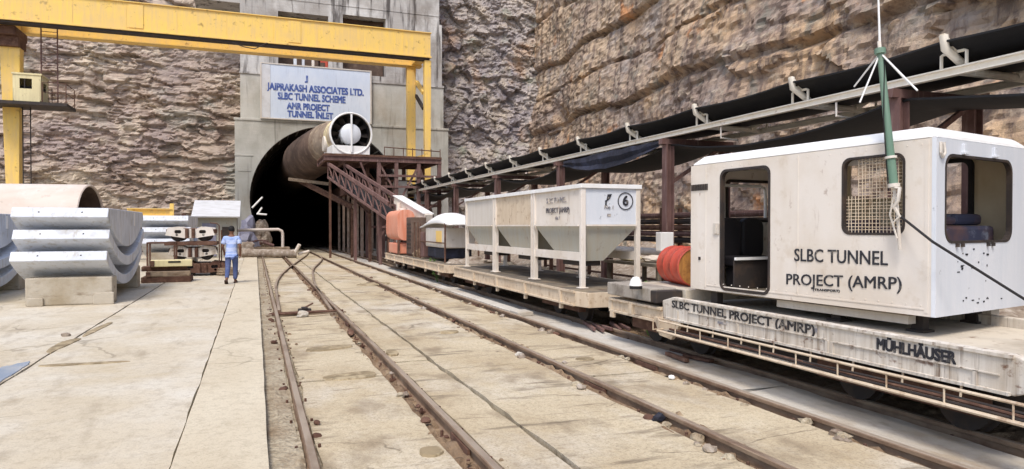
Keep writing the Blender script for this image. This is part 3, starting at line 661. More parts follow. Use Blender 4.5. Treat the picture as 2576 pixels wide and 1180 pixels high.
MB().lathe([(.001, 0), (.42, 0), (.46, .05), (.46, .35)], (-1.18, 1.9, .75), 'x', 20).build('access_hatch', M['greywhite'], fn, smooth=True)
tr = thing('fan_trestle', 'red brown steel trestle carrying the fan in front of the tunnel mouth', 'trestle', (7, 37.5, -.2))
TZ = 5.5
MB().bb(3.4, 9.8, 36.9, 41.2, TZ, TZ+.1).build('deck', M['rust'], tr, world=True)
ed = MB()
for y in (36.95, 41.1): ed.ibeam((3.4, y, TZ-.14), (9.8, y, TZ-.14), .16, .26)
for x in (3.5, 4.6, 5.8, 7.0, 8.2, 9.7): ed.ibeam((x, 37.1, TZ-.14), (x, 41.0, TZ-.14), .14, .22)
ed.each('deck_beam', M['redsteel'], tr, world=True)
for x in (6.3, 7.25, 8.5, 9.68):
    for y in (37.0, 41.0):
        MB().ibeam((x, y, -.2), (x, y, TZ-.27), .2, .2, .025).build('column', M['redsteel'], tr, world=True)
for (a, b) in (((6.4, 37.0, 1.2), (8.4, 37.0, 4.9)), ((8.6, 37, 4.9), (9.6, 37, 1.2)), ((6.4, 41, 4.9), (9.6, 41, .8)), ((5.3, 36.95, 5.2), (6.2, 36.95, 2.9)), ((6.3, 37.0, 5.2), (7.2, 37, 3.6))):
    MB().beam(a, b, .1, .1).build('brace', M['redsteel'], tr, world=True)
for z in (1.7, 2.9, 3.9, 4.5):
    MB().beam((6.3, 36.9, z), (9.7, 36.9, z), .09, .12).beam((6.3, 41.1, z), (9.7, 41.1, z), .09, .12).beam((9.78, 37, z), (9.78, 41, z), .09, .12).each('crossbar', M['redsteel'], tr, world=True)
rl = MB()
for k in range(7): rl.tube([(6.6+k*.52, 36.95, TZ+.1), (6.6+k*.52, 36.95, TZ+.55)], .025, 6)
rl.tube([(6.6, 36.95, TZ+.55), (9.72, 36.95, TZ+.42)], .03, 6); rl.build('handrail', M['rust'], tr, world=True)
for i, (x0, x1, z0, z1, m_, lb) in enumerate(((7.4, 8.1, 3.1, 4.3, 'greywhite', 'pale grey switch cabinet in the upper bay of the fan trestle'), (8.6, 9.3, 2.2, 3.6, 'bluewhite', 'tall bluish electrical cabinet in the right bay of the fan trestle'))):
    t = thing('electrical_cabinet', lb, 'cabinet', ((x0+x1)/2, 38.3, 2.0)); MB().bb(x0, x1, 38, 38.6, z0, z1).build('body', M[m_], t, world=True, bevel=.02)
    MB().bb(x0+.05, x1-.05, 37.97, 38, z0+.08, z1-.08).build('door', M[m_], t, world=True); MB().bb(x0+.1, x0+.14, 37.93, 37.97, z0+.5, z0+.65).build('handle', M['darksteel'], t, world=True)
    MB().bb(x0, x0+.08, 38, 38.6, -.2, z0).bb(x1-.08, x1, 38, 38.6, -.2, z0).each('stand', M['redsteel'], t, world=True)
# inclined conveyor coming down from the trestle to the far wagon
A_, B_ = at(845, 412, Y=37.3), at(1000, 512, Y=30.2)
ic = thing('inclined_conveyor', 'rusty inclined lattice conveyor sloping from the fan trestle to the orange tank', 'conveyor', tuple(B_))
di = (B_-A_); sd_ = Vector((di.y, -di.x, 0)).normalized()
for sgn in (-1, 1):
    MB().beam(A_+sd_*.45*sgn, B_+sd_*.45*sgn, .1, .15).beam(A_+sd_*.45*sgn-Vector((0, 0, .75)), B_+sd_*.45*sgn-Vector((0, 0, .75)), .08, .1).each('stringer', M['redsteel'], ic, world=True)
    z_ = MB()
    for k in range(9):
        p = A_+di*(k/9)+sd_*.45*sgn; q = A_+di*((k+1)/9)+sd_*.45*sgn; dn = Vector((0, 0, .75))
        z_.beam(p, q-dn, .05, .05); z_.beam(p, p-dn, .05, .05)
    z_.build('lattice', M['redsteel'], ic, world=True)
MB().beam(A_-Vector((0, 0, .68)), B_-Vector((0, 0, .68)), .8, .04).build('belt', M['black'], ic, world=True)
for s_ in (.35, .75):
    p = A_+di*s_; MB().beam(p-Vector((0, 0, .6)), Vector((p.x, p.y, -.2)), .14, .14).build('post', M['redsteel'], ic, world=True)
A2, B2 = at(755, 455, Y=47.5), at(885, 520, Y=40)
for (a, b, lb) in ((A2, B2, 'pale brown steel beam sloping out of the tunnel mouth, lower one'), (at(830, 440, Y=39.5), at(930, 530, Y=35), 'brown steel stair beam sloping down under the fan duct')):
    t = thing('sloping_beam', lb, 'beam', tuple(b)); MB().ibeam(a, b, .2, .3, .03).build('web', M['rust'], t, world=True)
    MB().beam(b-Vector((0, 0, .15)), Vector((b.x, b.y, -.2)), .15, .15).build('prop', M['rust'], t, world=True)
    if 'stair' in lb: MB().beam(a-Vector((0, 0, .15)), Vector((a.x, a.y, -.2)), .12, .12).build('prop', M['rust'], t, world=True)
    else: MB().beam(a+Vector((-.7, 0, .1)), at(828, 463, Y=44.5), .16, .2).build('tie_beam', M['timber'], t, world=True)
C0, C1 = at(1000, 503, Y=30.0), at(1078, 550, Y=26.4)
ch = thing('chute', 'white inclined steel chute ending above the far wagon', 'chute', tuple(C1))
dc = C1-C0; sc_ = Vector((dc.y, -dc.x, 0)).normalized()
MB().beam(C0, C1, .34, .34).build('trough', M['white'], ch, world=True, bevel=.02)
MB().beam(C0+Vector((0, 0, .19)), C1+Vector((0, 0, .19)), .46, .03).build('cover_plate', M['roofwhite'], ch, world=True)
MB().beam(C1-sc_*.15, Vector((C1.x-sc_.x*.15, C1.y, .6)), .08, .08).beam(C0-Vector((0, 0, .03)), Vector((C0.x, C0.y, -.2)), .12, .12).each('prop', M['white'], ch, world=True)
# posts in rows inside the right half of the tunnel
k = 0
for y in (38.8, 42.5, 44.6, 46.8, 49.2, 51.8, 54.8):
    for x in (6.2, 7.5):
        if x == 6.2 and y < 41: continue
        t = thing('steel_post', 'brown steel post in the row under the conveyor in the tunnel mouth', 'post', (x, y, -.2), group='steel posts in the tunnel mouth')
        MB().ibeam((0, 0, 0), (0, 0, 4.2), .16, .16, .02).build('shaft', M['dustysteel'], t); MB().box((0, 0, .02), (.35, .35, .04)).build('base_plate', M['rust'], t)
gl = thing('tunnel_gallery', 'long dark brown conveyor gallery resting on the posts inside the tunnel', 'conveyor', (6.85, 60, 4))
MB().bb(6.0, 7.7, 42.2, 84, 4.0, 4.2).bb(6.0, 6.1, 42.2, 84, 4.2, 4.75).bb(7.6, 7.7, 42.2, 84, 4.2, 4.75).build('trough', M['redsteel'], gl, world=True)
MB().bb(6.15, 7.55, 42.2, 84, 4.25, 4.45).build('belt', M['black'], gl, world=True)

# ------------------------------------------------------------------ long belt conveyor on the right
bc = thing('belt_conveyor', 'long black belt conveyor on red brown posts along the right cliff', 'conveyor', (9.2, 7, -.2))
XN, XF, Y0, Y1 = 8.5, 10.0, -3.0, 49.5
def profile_strip(prof, ys, th, zoff=lambda y: 0):
    n = len(prof); vs = []; fs = []
    for y in ys:
        dz = zoff(y)
        vs += [(x, y, z+dz) for x, z in prof]+[(x, y, z+dz-th) for x, z in reversed(prof)]
    m_ = 2*n
    for i in range(len(ys)-1):
        for j in range(m_): fs.append((i*m_+j, i*m_+(j+1) % m_, (i+1)*m_+(j+1) % m_, (i+1)*m_+j))
    fs.append(tuple(range(m_))); fs.append(tuple(reversed(range((len(ys)-1)*m_, len(ys)*m_))))
    return MB().add(vs, fs)
IY = [6.2+2.65*k for k in range(-3, 17)]
ysb = [Y0+i*(Y1-Y0)/160 for i in range(161)]
def sag(y):
    f = ((y-6.2)/2.65) % 1; return -.05*math.sin(math.pi*f)+.012*noise.noise((y*.7, 0, 0))
profile_strip([(8.30, 4.12), (8.36, 4.11), (8.80, 3.86), (9.05, 3.84), (9.45, 3.84), (9.70, 3.86), (10.14, 4.11), (10.2, 4.12)], ysb, .025, sag).build('carrying_belt', M['black'], bc, world=True, smooth=True)
PY = [1.35, 7.0, 12.7, 18.3, 23.9, 29.5, 35.1, 40.7, 46.3]
def sag2(y):
    f = ((y-1.35)/5.65) % 1; return -.30*math.sin(math.pi*f)**.8+.03*noise.noise((y*.9, 4, 0))
profile_strip([(8.55, 3.56), (8.75, 3.5), (9.75, 3.5), (9.95, 3.56)], ysb, .03, sag2).build('return_belt', M['black'], bc, world=True, smooth=True)
for x in (XN, XF):
    for a, b in ((-3, 5.2), (5.2, 49.5)) if x == XN else ((-3, 49.5),):
        MB().ibeam((x, a, 3.735), (x, b, 3.735), .1, .11, .02).build('stringer', M['redsteel'] if a < 0 and x == XN else M['creamwhite'], bc, world=True)
cross = MB()
for y in PY: cross.beam((8.3, y, 3.585), (10.2, y, 3.585), .14, .12)
cross.each('cross_beam', M['redsteel'], bc, world=True)
for y in PY:
    for x in (XN, XF):
        MB().ibeam((x, y, -.2), (x, y, 3.52), .19, .19, .022, (1, 0, 0)).box((x, y, -.17), (.4, .4, .05)).build('post', M['redsteel'], bc, world=True)
dg = MB()
for y in PY: dg.beam((8.6, y, 2.7), (9.9, y, 3.5), .07, .07)
dg.each('diagonal', M['redsteel'], bc, world=True)
for y in IY:
    q = MB()
    for x, sg_ in ((XN, -1), (XF, 1)):
        q.tube([(x, y-.17, 3.79), (x, y-.17, 3.97), (x, y-.14, 3.985), (x, y+.14, 3.985), (x, y+.17, 3.97), (x, y+.17, 3.79)], .022, 6)
        q.hull([(x-.02, y-.05, 3.98), (x+.02, y-.05, 3.98), (x+.02, y+.07, 3.98), (x-.02, y+.07, 3.98)], [(x+sg_*.2-.02, y-.03, 4.2), (x+sg_*.2+.02, y-.03, 4.2), (x+sg_*.2+.02, y+.04, 4.2), (x+sg_*.2-.02, y+.04, 4.2)])
    q.beam((XN, y, 3.74), (XF, y, 3.74), .06, .08)
    io = q.build('idler_frame', M['creamwhite'], bc, world=True)
    r_ = MB(); r_.tube([(8.31, y, 4.19), (8.34, y, 4.02), (8.8, y, 3.77)], .055, 10).tube([(8.86, y, 3.755), (9.64, y, 3.755)], .05, 10).tube([(9.7, y, 3.77), (10.2, y, 4.02)], .055, 10)
    r_.each('roller', M['creamwhite'], io, world=True, smooth=True)
hg = MB()
for y in (8.1, 10.9, 15.5): hg.tube([(8.5, y, 3.66), (8.5, y, 3.45), (8.9, y, 3.42)], .018, 6)
hg.each('hanger', M['white'], bc, world=True)
tp_ = MB(); vs = []; fs = []
for i in range(13):
    y = 12.9+i*.42
    for j, (x, z) in enumerate(((8.42, 3.62), (8.40, 3.48), (8.44, 3.36), (8.40, 3.24))):
        f = math.sin(math.pi*i/12); vs.append((x+.05*noise.noise((y*2, z*3, 0)), y, 3.62-(3.62-z)*(.35+.75*f)+.04*noise.noise((y*3, z, 1))))
for i in range(12):
    for j in range(3): a = i*4+j; fs.append((a, a+1, a+5, a+4))
o = tp_.add(vs, fs).build('torn_tarpaulin', M['navy'], loc=(8.4, 13, 3.6)); md = o.modifiers.new('t', 'SOLIDIFY'); md.thickness = .01
tag(o, 'ragged dark tarpaulin hanging from the conveyor stringer above the hoppers', 'tarpaulin')

# ------------------------------------------------------------------ precast segments, pipe and stores on the left
SG_L = 1.8
def seg_profile(flat, n=14, Ri=4.68, th=.24, ha=31):
    a = [rad(-ha+2*ha*i/n) for i in range(n+1)]; Ro = Ri+th
    zc = Ro
    outer = [(Ro*math.sin(x), zc-Ro*math.cos(x)) for x in a]
    if flat: inner = [(Ri*math.sin(a[-1]), zc-Ri*math.cos(a[-1])), (Ri*math.sin(a[0]), zc-Ri*math.cos(a[0]))]
    else: inner = [(Ri*math.sin(x), zc-Ri*math.cos(x)) for x in reversed(a)]
    return outer+inner
def make_seg(flat, label, loc, group):
    t = thing('tunnel_segment', label, 'concrete segment', loc, group=group)
    MB().prism(seg_profile(flat), 'x', 0, SG_L).build('body', M['seg'], t, bevel=.02)
    a = rad(-31); Rm = 4.68+.12; zc = 4.92
    y, z = Rm*math.sin(a), zc-Rm*math.cos(a); nrm = Vector((0, -math.cos(a), math.sin(a)))
    h = MB()
    for x in (.5, 1.3): h.tube([Vector((x, y, z))+Vector((0, -.006, -.002)), Vector((x, y, z))+Vector((0, .05, .02))], .017, 8)
    h.each('bolt_pocket', M['darksteel'], t)
    if flat: MB().bb(SG_L, SG_L+.012, .85, 1.0, .52, .86).build('paint_mark', M['roofwhite'], t)
    return t
SEGG = 'precast tunnel segments stacked in the yard'
stacks = (('in the front stack beside the pale walkway', (-4.86, 19.6, .28)), ('in the stack cut by the left edge of the view', (-7.75, 20.0, .2)), ('in the rear stack behind the front one', (-4.35, 33.5, .32)))
protoF = protoC = None
for si, (lb, (x, y, z)) in enumerate(stacks):
    for k, nm in enumerate(('bottom', 'middle', 'top')):
        L_ = f'{nm} grey curved segment {lb}'
        if k == 2:
            if protoF is None: protoF = make_seg(True, L_.replace('curved', 'flat topped'), (x+.03, y, z+.94), SEGG)
            else: dup(protoF, (x-.04, y, z+.94), label=L_.replace('curved', 'flat topped'))
        else:
            if protoC is None: protoC = make_seg(False, L_, (x, y, z), SEGG)
            else: dup(protoC, (x+.05*k, y, z+.47*k), label=L_)
        if k:
            # timber packers between the segments
            for dy, wh in ((-2.1, 'front'), (2.1, 'rear')):
                s1 = tag(MB().box((.45, 0, .04), (.16, .3, .09)).box((.45, 0, .0), (.14, .28, .07)).build('timber_packer', M['timber'], loc=(x, y+dy, z+.47*k+.37)), f'{wh} timber packer under the {nm} segment {lb}'.replace(' beside the pale walkway', '').replace(' cut by the left edge of the view', ' at the left'), 'timber', 'timber packers between the segments')
for si, (lb, (x, y, z)) in enumerate(stacks):
    t = thing('concrete_support', f'front concrete bearer {lb}', 'concrete block', (x+.9, y-2.25, 0), group='concrete bearers under the segment stacks')
    MB().bb(-.66, .98, -.12, .42, 0, z+.33).build('block', M['segwarm'], t, bevel=.03); MB().bb(-.62, -.32, -.17, -.122, 0, .18).bb(.62, 1.02, -.2, -.122, 0, .26).each('footing', M['segwarm'], t, bevel=.015)
    t = thing('concrete_support', f'back concrete bearer {lb}', 'concrete block', (x+.9, y+2.1, 0), group='concrete bearers under the segment stacks')
    MB().bb(-.78, .86, -.2, .3, 0, z+.33).build('block', M['segwarm'], t, bevel=.03)
pp = thing('steel_pipe', 'huge pale pinkish pipe behind the segment stacks', 'pipe', (-5.6, 28, 0), rad(-8))
MB().lathe([(1.30, -20), (1.30, .1), (1.27, .13), (1.22, .1), (1.22, -9), (.01, -9), (.01, -20), (1.30, -20)], (0, 0, 1.92), 'x', 48).build('shell', M['pipe'], pp, smooth=True)  # bore capped inside to shut out light from the far end
MB().lathe([(1.215, .06), (1.20, -.3), (1.20, -8.9)], (0, 0, 1.92), 'x', 48).lathe([(.001, -8.8), (1.2, -8.8)], (0, 0, 1.92), 'x', 48).build('bore_shade', M['ductdark'], pp, smooth=True)  # dark brown surface puts the shade of the bore into the colour
st = MB()
for x in (-13, -8, -1.5): st.hull([(x-.3, -1.4, 0), (x+.3, -1.4, 0), (x+.3, 1.4, 0), (x-.3, 1.4, 0)], [(x-.3, -1.1, .95), (x+.3, -1.1, .95), (x+.3, 1.1, .95), (x-.3, 1.1, .95)])
st.each('saddle', M['segwarm'], pp)
# stacked rail bogies
def bogie(label, loc, mm, rz=0, sc=1.0, wheels=True):
    t = thing('rail_bogie', label, 'bogie', loc, rz, 'old rail bogies stacked in the yard')
    for y in (-.5, .5):
        prof = [(-.78, .20), (-.70, .46), (-.35, .50), (-.2, .42), (.2, .42), (.35, .5), (.7, .46), (.78, .2), (.42, .14), (.2, .10), (-.2, .10), (-.42, .14)]
        holed('side_frame', prof, [rrect(-.5, -.28, .26, .38, .05, 3), rrect(.28, .5, .26, .38, .05, 3)], lambda a, b, y=y: Vector((a, y, b)), .1, mm, t)
    MB().box((0, 0, .36), (.5, 1.0, .16)).box((-.72, 0, .34), (.1, .92, .14)).box((.72, 0, .34), (.1, .92, .14)).build('bolster', M['rust'], t, bevel=.02)
    if wheels:
        for x in (-.42, .42):
            w_ = MB()
            for y in (-.38, .38): w_.lathe([(.02, y-.05), (.2, y-.05), (.21, y-.02), (.21, y+.03), (.23, y+.05), (.02, y+.05)], (x, 0, .21), 'y', 20)
            w_.tube([(x, -.55, .21), (x, .55, .21)], .045, 8); w_.build('wheelset', M['darksteel'], t, smooth=True)
    sp = MB()
    for x in (-.1, .1): sp.tube([(x, -.57, .1), (x, -.57, .42)], .06, 10)
    sp.each('spring', M['rust'], t)
    return t
BX, BY = -1.98, 26.4
bogie('dark rusty bogie at the bottom of the bogie pile', (BX+.25, BY, 0), M['rust'])
bogie('dirty white bogie in the middle of the bogie pile', (BX-.05, BY, .56), M['dirtywhite'], .03)
bogie('whitest bogie lying on top of the bogie pile', (BX-.1, BY, 1.22), M['white'], -.05)
t = thing('steel_plate', 'flat rusty plate laid between the middle and top bogies', 'plate', (BX-.1, BY, 1.07)); MB().box((0, 0, .06), (1.65, 1.3, .12)).box((.3, -.4, .13), (.9, .3, .03)).build('plate', M['rust'], t, bevel=.01)
t = thing('leaning_rack', 'thin rusty pipe rack leaning on the bogie pile', 'frame', (BX+.85, BY-.6, 0))
MB().tube([(-.05, 0, 0), (-.05, 0, 1.75), (-.12, 0, 1.83), (-.35, 0, 1.85)], .02, 8).tube([(.0, .5, 0), (.0, .5, 1.6)], .022, 8).each('frame', M['rust'], t, smooth=True)
t = thing('coiled_hose', 'brown coil of hose beside the foot of the bogie pile', 'hose', (BX+1.05, BY-.4, 0))
o = MB()
for k in range(3): o.tube([(.33*math.cos(a*.4)*(1-.05*k), .33*math.sin(a*.4)*(1-.05*k), .06+.08*k) for a in range(17)], .05, 8, False)
o.build('coil', M['timber'], t, smooth=True)
# low pile of rusty beams
for k, (dx, dy, z, l, wd, h, mm, lb) in enumerate(((0, 0, 0, 1.35, .9, .18, 'rust', 'broad rusty beam lying at the bottom of the low beam pile'), (.05, -.2, .18, 1.2, .5, .16, 'timber', 'weathered timber in the middle of the low beam pile'), (-.1, .15, .34, 1.25, .6, .14, 'rust', 'thin rusty beam third up in the low beam pile'),
                                                   (.1, -.05, .48, 1.15, .5, .2, 'cream', 'cream painted beam with a dark slot topping the low beam pile'))):
    t = thing('old_beam', lb, 'beam', (-2.55+dx, 23.6+dy, z), .04*k); MB().box((0, 0, h/2), (l, wd, h)).build('web', M[mm], t, bevel=.015)
    MB().bb(-l/2-.02, -l/2+.1, -wd/2-.02, wd/2+.02, .01, h-.01).build('end_cap', M['rust'], t)
    if k == 3: MB().bb(-.1, .25, -wd/2-.012, -wd/2, .12, .17).build('slot', M['black'], t)
t = thing('steel_cage', 'thin rusty steel cage standing left of the bogie pile', 'frame', (-2.95, 25.2, 0))
q = MB()
for x in (-.35, .45):
    for y in (-.3, .3): q.box((x, y, .6), (.05, .05, 1.2))
for z in (.3, 1.18): q.box((.05, -.3, z), (.8, .05, .05)).box((.05, .3, z), (.8, .05, .05)).box((-.35, 0, z), (.05, .6, .05)).box((.45, 0, z), (.05, .6, .05))
q.build('frame', M['rust'], t); MB().bb(-.3, .4, -.25, .25, .06, .5).build('stacked_block', M['greygreen'], t)
# shed
sh = thing('shed', 'small grey green shed with a pale sheet roof left of the tunnel', 'shed', (-2.0, 41, 0))
MB().bb(-3.0, -.95, 40.4, 42.4, 0, 2.35).build('wall', M['greygreen'], sh, world=True)
MB().hull([(-3.2, 39.95, 2.2), (-.78, 39.95, 2.2), (-.78, 42.3, 3.15), (-3.2, 42.3, 3.15)], [(-3.2, 39.9, 2.27), (-.78, 39.9, 2.27), (-.78, 42.25, 3.22), (-3.2, 42.25, 3.22)]).build('roof', M['sheet'], sh, world=True)
MB().bb(-2.9, -1.0, 42.3, 42.42, 2.3, 3.1).build('back_wall', M['greygreen'], sh, world=True)
MB().bb(-2.7, -2.0, 40.36, 40.4, .1, 1.9).build('door', M['bluepaint'], sh, world=True)
MB().bb(-1.7, -1.2, 40.36, 40.4, 1.0, 1.7).build('window', M['darksteel'], sh, world=True)
# yellow lifting frame and dark pipes
yf = thing('lifting_frame', 'low yellow steel lifting frame near the rock wall', 'frame', (-4.7, 37, 0))
MB().ibeam((-5.75, 37, 2.42), (-3.8, 37, 2.42), .3, .36, .04).build('beam', M['yellow'], yf, world=True)
for x in (-5.6, -3.82): MB().bb(x-.09, x+.09, 36.9, 37.1, 0, 2.6 if x < -5 else 2.85).build('leg', M['yellow'], yf, world=True)
MB().bb(-5.6, -3.8, 36.95, 37.05, 1.2, 1.35).build('crossbar', M['yellow'], yf, world=True)
for k in range(9):
    z = 1.55+.22*(k//3)*1.0; o = MB().tube([(-9.5, 39+.3*(k % 3), z), (-3.2, 39.0+.3*(k % 3), z)], .11, 10).build('stacked_pipe', M['darksteel'], smooth=True, loc=(-6.5, 39, z))
    tag(o, 'dark steel pipe in the rack between the yellow frame and the rock wall', 'pipe', 'dark pipes racked before the rock wall')
t = thing('pipe_rack', 'rusty rack carrying the dark pipes before the rock wall', 'rack', (-6.5, 39.3, 0))
q = MB()
for x in (-9, -6.3, -3.5): q.bb(x-.06, x+.06, 38.75, 38.87, 0, 2.4).bb(x-.06, x+.06, 39.75, 39.87, 0, 2.4).bb(x-.06, x+.06, 38.8, 39.8, 1.35, 1.43)
q.build('frame', M['rust'], t)
for o in [t.children[0]] if t.children else []: o.location = (6.5, -39.3, 0)
# scrap at the tunnel mouth
SY = 43.5
sc = thing('rail_trolley', 'low scrap laden rail trolley with a bent pipe handle at the tunnel mouth', 'trolley', (.4, SY, 0))
MB().bb(-1.6, 1.55, -.6, .6, .28, .48).build('deck', M['timber'], sc, bevel=.02)
wv = MB()
for x in (-.9, .9):
    for y in (-.5, .5): wv.lathe([(.02, y-.05), (.2, y-.05), (.22, y+.05), (.02, y+.05)], (x, 0, .22), 'y', 16)
wv.build('wheel', M['darksteel'], sc)
MB().tube([(-1.5, -.5, 1.5), (.9, -.5, 1.55), (1.1, -.5, 1.45), (1.15, -.5, 1.3), (1.15, -.5, .48)], .09, 10).tube([(-1.5, -.5, .5), (-1.5, -.5, 1.5)], .09, 10).build('handle', M['pipe'], sc, smooth=True)
for k in range(9):
    a = Vector((random.uniform(-1.2, .7), random.uniform(-.5, .5), random.uniform(.52, .9))); d = Vector((random.uniform(-.9, .9), random.uniform(-.3, .3), random.uniform(-.02, .35)))
    o = MB().tube([a+Vector((.4, SY, 0)), a+d+Vector((.4, SY, 0))], random.choice((.05, .07, .09)), 8).build('scrap_bar', M[random.choice(('rust', 'timber', 'pipe', 'redsteel'))], smooth=True, loc=(.4, SY, .6))
    tag(o, 'rusty scrap bar heaped on the rail trolley', 'scrap', 'scrap bars on the trolley')
def lump(name, m, loc, sz, seed, sub=2, rough=.35, parent=None, flat=.0):
    bm = bmesh.new(); bmesh.ops.create_icosphere(bm, subdivisions=sub, radius=1)
    for v in bm.verts:
        n_ = noise.noise(v.co*1.1+Vector((seed, seed*2.3, 0)))+.5*noise.noise(v.co*2.6+Vector((0, seed, seed)))
        c = noise.cell(v.co*1.7+Vector((seed, 0, 0)))
        v.co *= 1+rough*n_+.12*(c-.5); v.co = Vector((v.co.x*sz[0], v.co.y*sz[1], max(v.co.z, -.5)*sz[2]))
    me = bpy.data.meshes.new(name); bm.to_mesh(me); bm.free(); me.materials.append(m)
    o = bpy.data.objects.new(name, me); COL.objects.link(o); o.location = loc
    if parent is not None: o.parent = parent
    return o
tag(lump('scrap_bale', M['bluepaint'], (-.45, 45.4, .9), (.7, .6, 1.25), 3, 3, .6), 'crumpled bluish scrap bale heaped left of the tunnel mouth', 'scrap')
tag(lump('scrap_bale', M['stone'], (.35, 45.8, .9), (.6, .6, 1.2), 8, 3, .55), 'crumpled grey scrap bale against the tunnel mouth edge', 'scrap')
for (u0, v0, u1, v1, lb) in ((634, 523, 660, 496, 'upper white bar slanting out of the scrap at the tunnel edge'), (648, 538, 659, 522, 'short white bar slanting out of the scrap at the tunnel edge'), (645, 538, 671, 540, 'level white bar sticking out of the scrap into the dark tunnel')):
    a, b = at(u0, v0, Y=45.2), at(u1, v1, Y=45.2)
    tag(MB().tube([a, b], .055, 8).build('white_bar', M['tube'], loc=tuple(a)), lb, 'bar')
t = thing('log', 'thick grey timber log lying across the track at the tunnel mouth', 'log', (.9, 40.4, -.05))
MB().tube([(-1.6, 0, .3), (-.3, .05, .26), (1.3, .1, .22)], .24, 12).build('trunk', M['stone'], t, smooth=True); MB().tube([(1.2, 0, .25), (1.45, -.2, .75)], .1, 8).tube([(1.4, .05, .2), (2.0, .2, .35)], .08, 8).build('stub', M['white'], t, smooth=True)
t = thing('concrete_stop', 'grey concrete buffer block behind the walking man', 'block', (-.6, 40.8, 0))
MB().bb(-.55, .55, -.4, .4, 0, .55).bb(-.5, .5, -.35, .35, .555, .85).build('block', M['stone'], t, bevel=.04)
# ------------------------------------------------------------------ the walking man
def skin(name, V, E, R, m, parent, root=0, sub=2):
    me = bpy.data.meshes.new(name); me.from_pydata(V, E, []); me.materials.append(m)
    o = bpy.data.objects.new(name, me); COL.objects.link(o); o.parent = parent
    o.modifiers.new('skin', 'SKIN').use_smooth_shade = True
    for i, r in enumerate(R):
        sv = me.skin_vertices[0].data[i]; sv.radius = r if isinstance(r, tuple) else (r, r); sv.use_root = (i == root)
    s_ = o.modifiers.new('sub', 'SUBSURF'); s_.levels = sub; s_.render_levels = sub
    return o
pn = thing('person', 'man in a light blue striped shirt and blue jeans walking away on the platform edge', 'person', (-.67, 22.1, 0), rad(-3))
V = [(0, 0, .92), (0, .01, 1.08), (0, .03, 1.28), (0, .03, 1.40), (0, .03, 1.48), (0, .04, 1.56), (0, .05, 1.66),        # 0-6 spine, neck, head
     (-.17, .02, 1.37), (-.25, -.02, 1.12), (-.21, .12, .93),                                                             # 7-9 left arm, slightly bent
     (.17, .02, 1.37), (.25, -.06, 1.12), (.24, .03, .90),                                                                # 10-12 right arm
     (-.09, 0, .86), (-.10, -.04, .48), (-.12, -.26, .14), (-.13, -.24, .06),                                             # 13-16 left leg trailing
     (.09, 0, .86), (.10, .08, .48), (.09, .08, .10), (.10, .10, .04)]                                                    # 17-20 right leg standing
E = [(0, 1), (1, 2), (2, 3), (3, 4), (4, 5), (5, 6), (3, 7), (7, 8), (8, 9), (3, 10), (10, 11), (11, 12), (0, 13), (13, 14), (14, 15), (15, 16), (0, 17), (17, 18), (18, 19), (19, 20)]
R = [(.14, .1), (.12, .09), (.15, .1), (.1, .07), .05, (.075, .09), (.068, .08), .06, .042, .03, .06, .042, .03, .09, .06, .04, .035, .09, .06, .04, .035]
body = skin('body', V, E, R, M['skin'], pn)
# shirt with short sleeves, worn loose over the trousers
Vs = [(0, 0, .84), (0, .005, .95), (0, .015, 1.15), (0, .03, 1.32), (0, .03, 1.43), (-.18, .02, 1.365), (-.245, -.015, 1.17), (.18, .02, 1.365), (.245, -.03, 1.17)]
Es = [(0, 1), (1, 2), (2, 3), (3, 4), (3, 5), (5, 6), (3, 7), (7, 8)]
Rs = [(.185, .14), (.18, .135), (.17, .125), (.165, .115), (.08, .075), .085, .075, .085, .075]
skin('shirt', Vs, Es, Rs, M['shirt'], pn, 1)
Vt = [(0, 0, .90), (-.095, -.0, .80), (-.10, -.04, .48), (-.12, -.24, .15), (.095, 0, .80), (.10, .08, .48), (.09, .08, .10)]
skin('trousers', Vt, [(0, 1), (1, 2), (2, 3), (0, 4), (4, 5), (5, 6)], [(.16, .12), (.105, .105), .08, .062, (.105, .105), .08, .062], M['jeans'], pn)
hb = bmesh.new(); bmesh.ops.create_icosphere(hb, subdivisions=3, radius=1)
for v in hb.verts:
    v.co = Vector((v.co.x*.088, v.co.y*.102, v.co.z*.105)) if v.co.z > -.55 else Vector((v.co.x*.075, v.co.y*.07-.015, v.co.z*.1))
    if v.co.y > .03 and v.co.z < .03: v.co.y *= .6
hm = bpy.data.meshes.new('hair'); hb.to_mesh(hm); hb.free(); hm.materials.append(M['hair'])
ho = bpy.data.objects.new('hair', hm); COL.objects.link(ho); ho.parent = pn; ho.location = (0, .035, 1.645)
face = MB(); face.lathe([(.003, -.1), (.05, -.09), (.07, -.04), (.074, 0), (.065, .04), (.03, .06)], (0, .07, 1.6), 'z', 16); face.box((0, .15, 1.6), (.02, .03, .035)).box((-.078, .05, 1.6), (.015, .035, .055)).box((.078, .05, 1.6), (.015, .035, .055))
face.build('face', M['skin'], body, smooth=True)
for sx, base, dr in ((-1, Vector((-.21, .12, .93)), Vector((.1, .3, -1))), (1, Vector((.24, .03, .90)), Vector((-.02, .25, -1)))):
    dr = dr.normalized(); hv = MB(); pl_ = base+dr*.07
    hv.tube([base-dr*.02, base+dr*.03, base+dr*.08], .03, 8, True, [.024, .036, .034])
    for k, (off, ln) in enumerate(((-.027, .065), (-.009, .078), (.009, .073), (.027, .058))):
        p = base+dr*.08+Vector((0, off, 0)); hv.tube([p, p+dr*ln*.5, p+dr*ln*.9+Vector((-sx*.02, 0, 0))], .009, 6, True, [.010, .009, .007])
    p = base+dr*.03+Vector((0, .03, 0)); hv.tube([p, p+dr*.03+Vector((0, .025, 0)), p+dr*.065+Vector((0, .03, 0))], .01, 6, True, [.012, .011, .008])
    hv.build('hand', M['skin'], body, smooth=True)
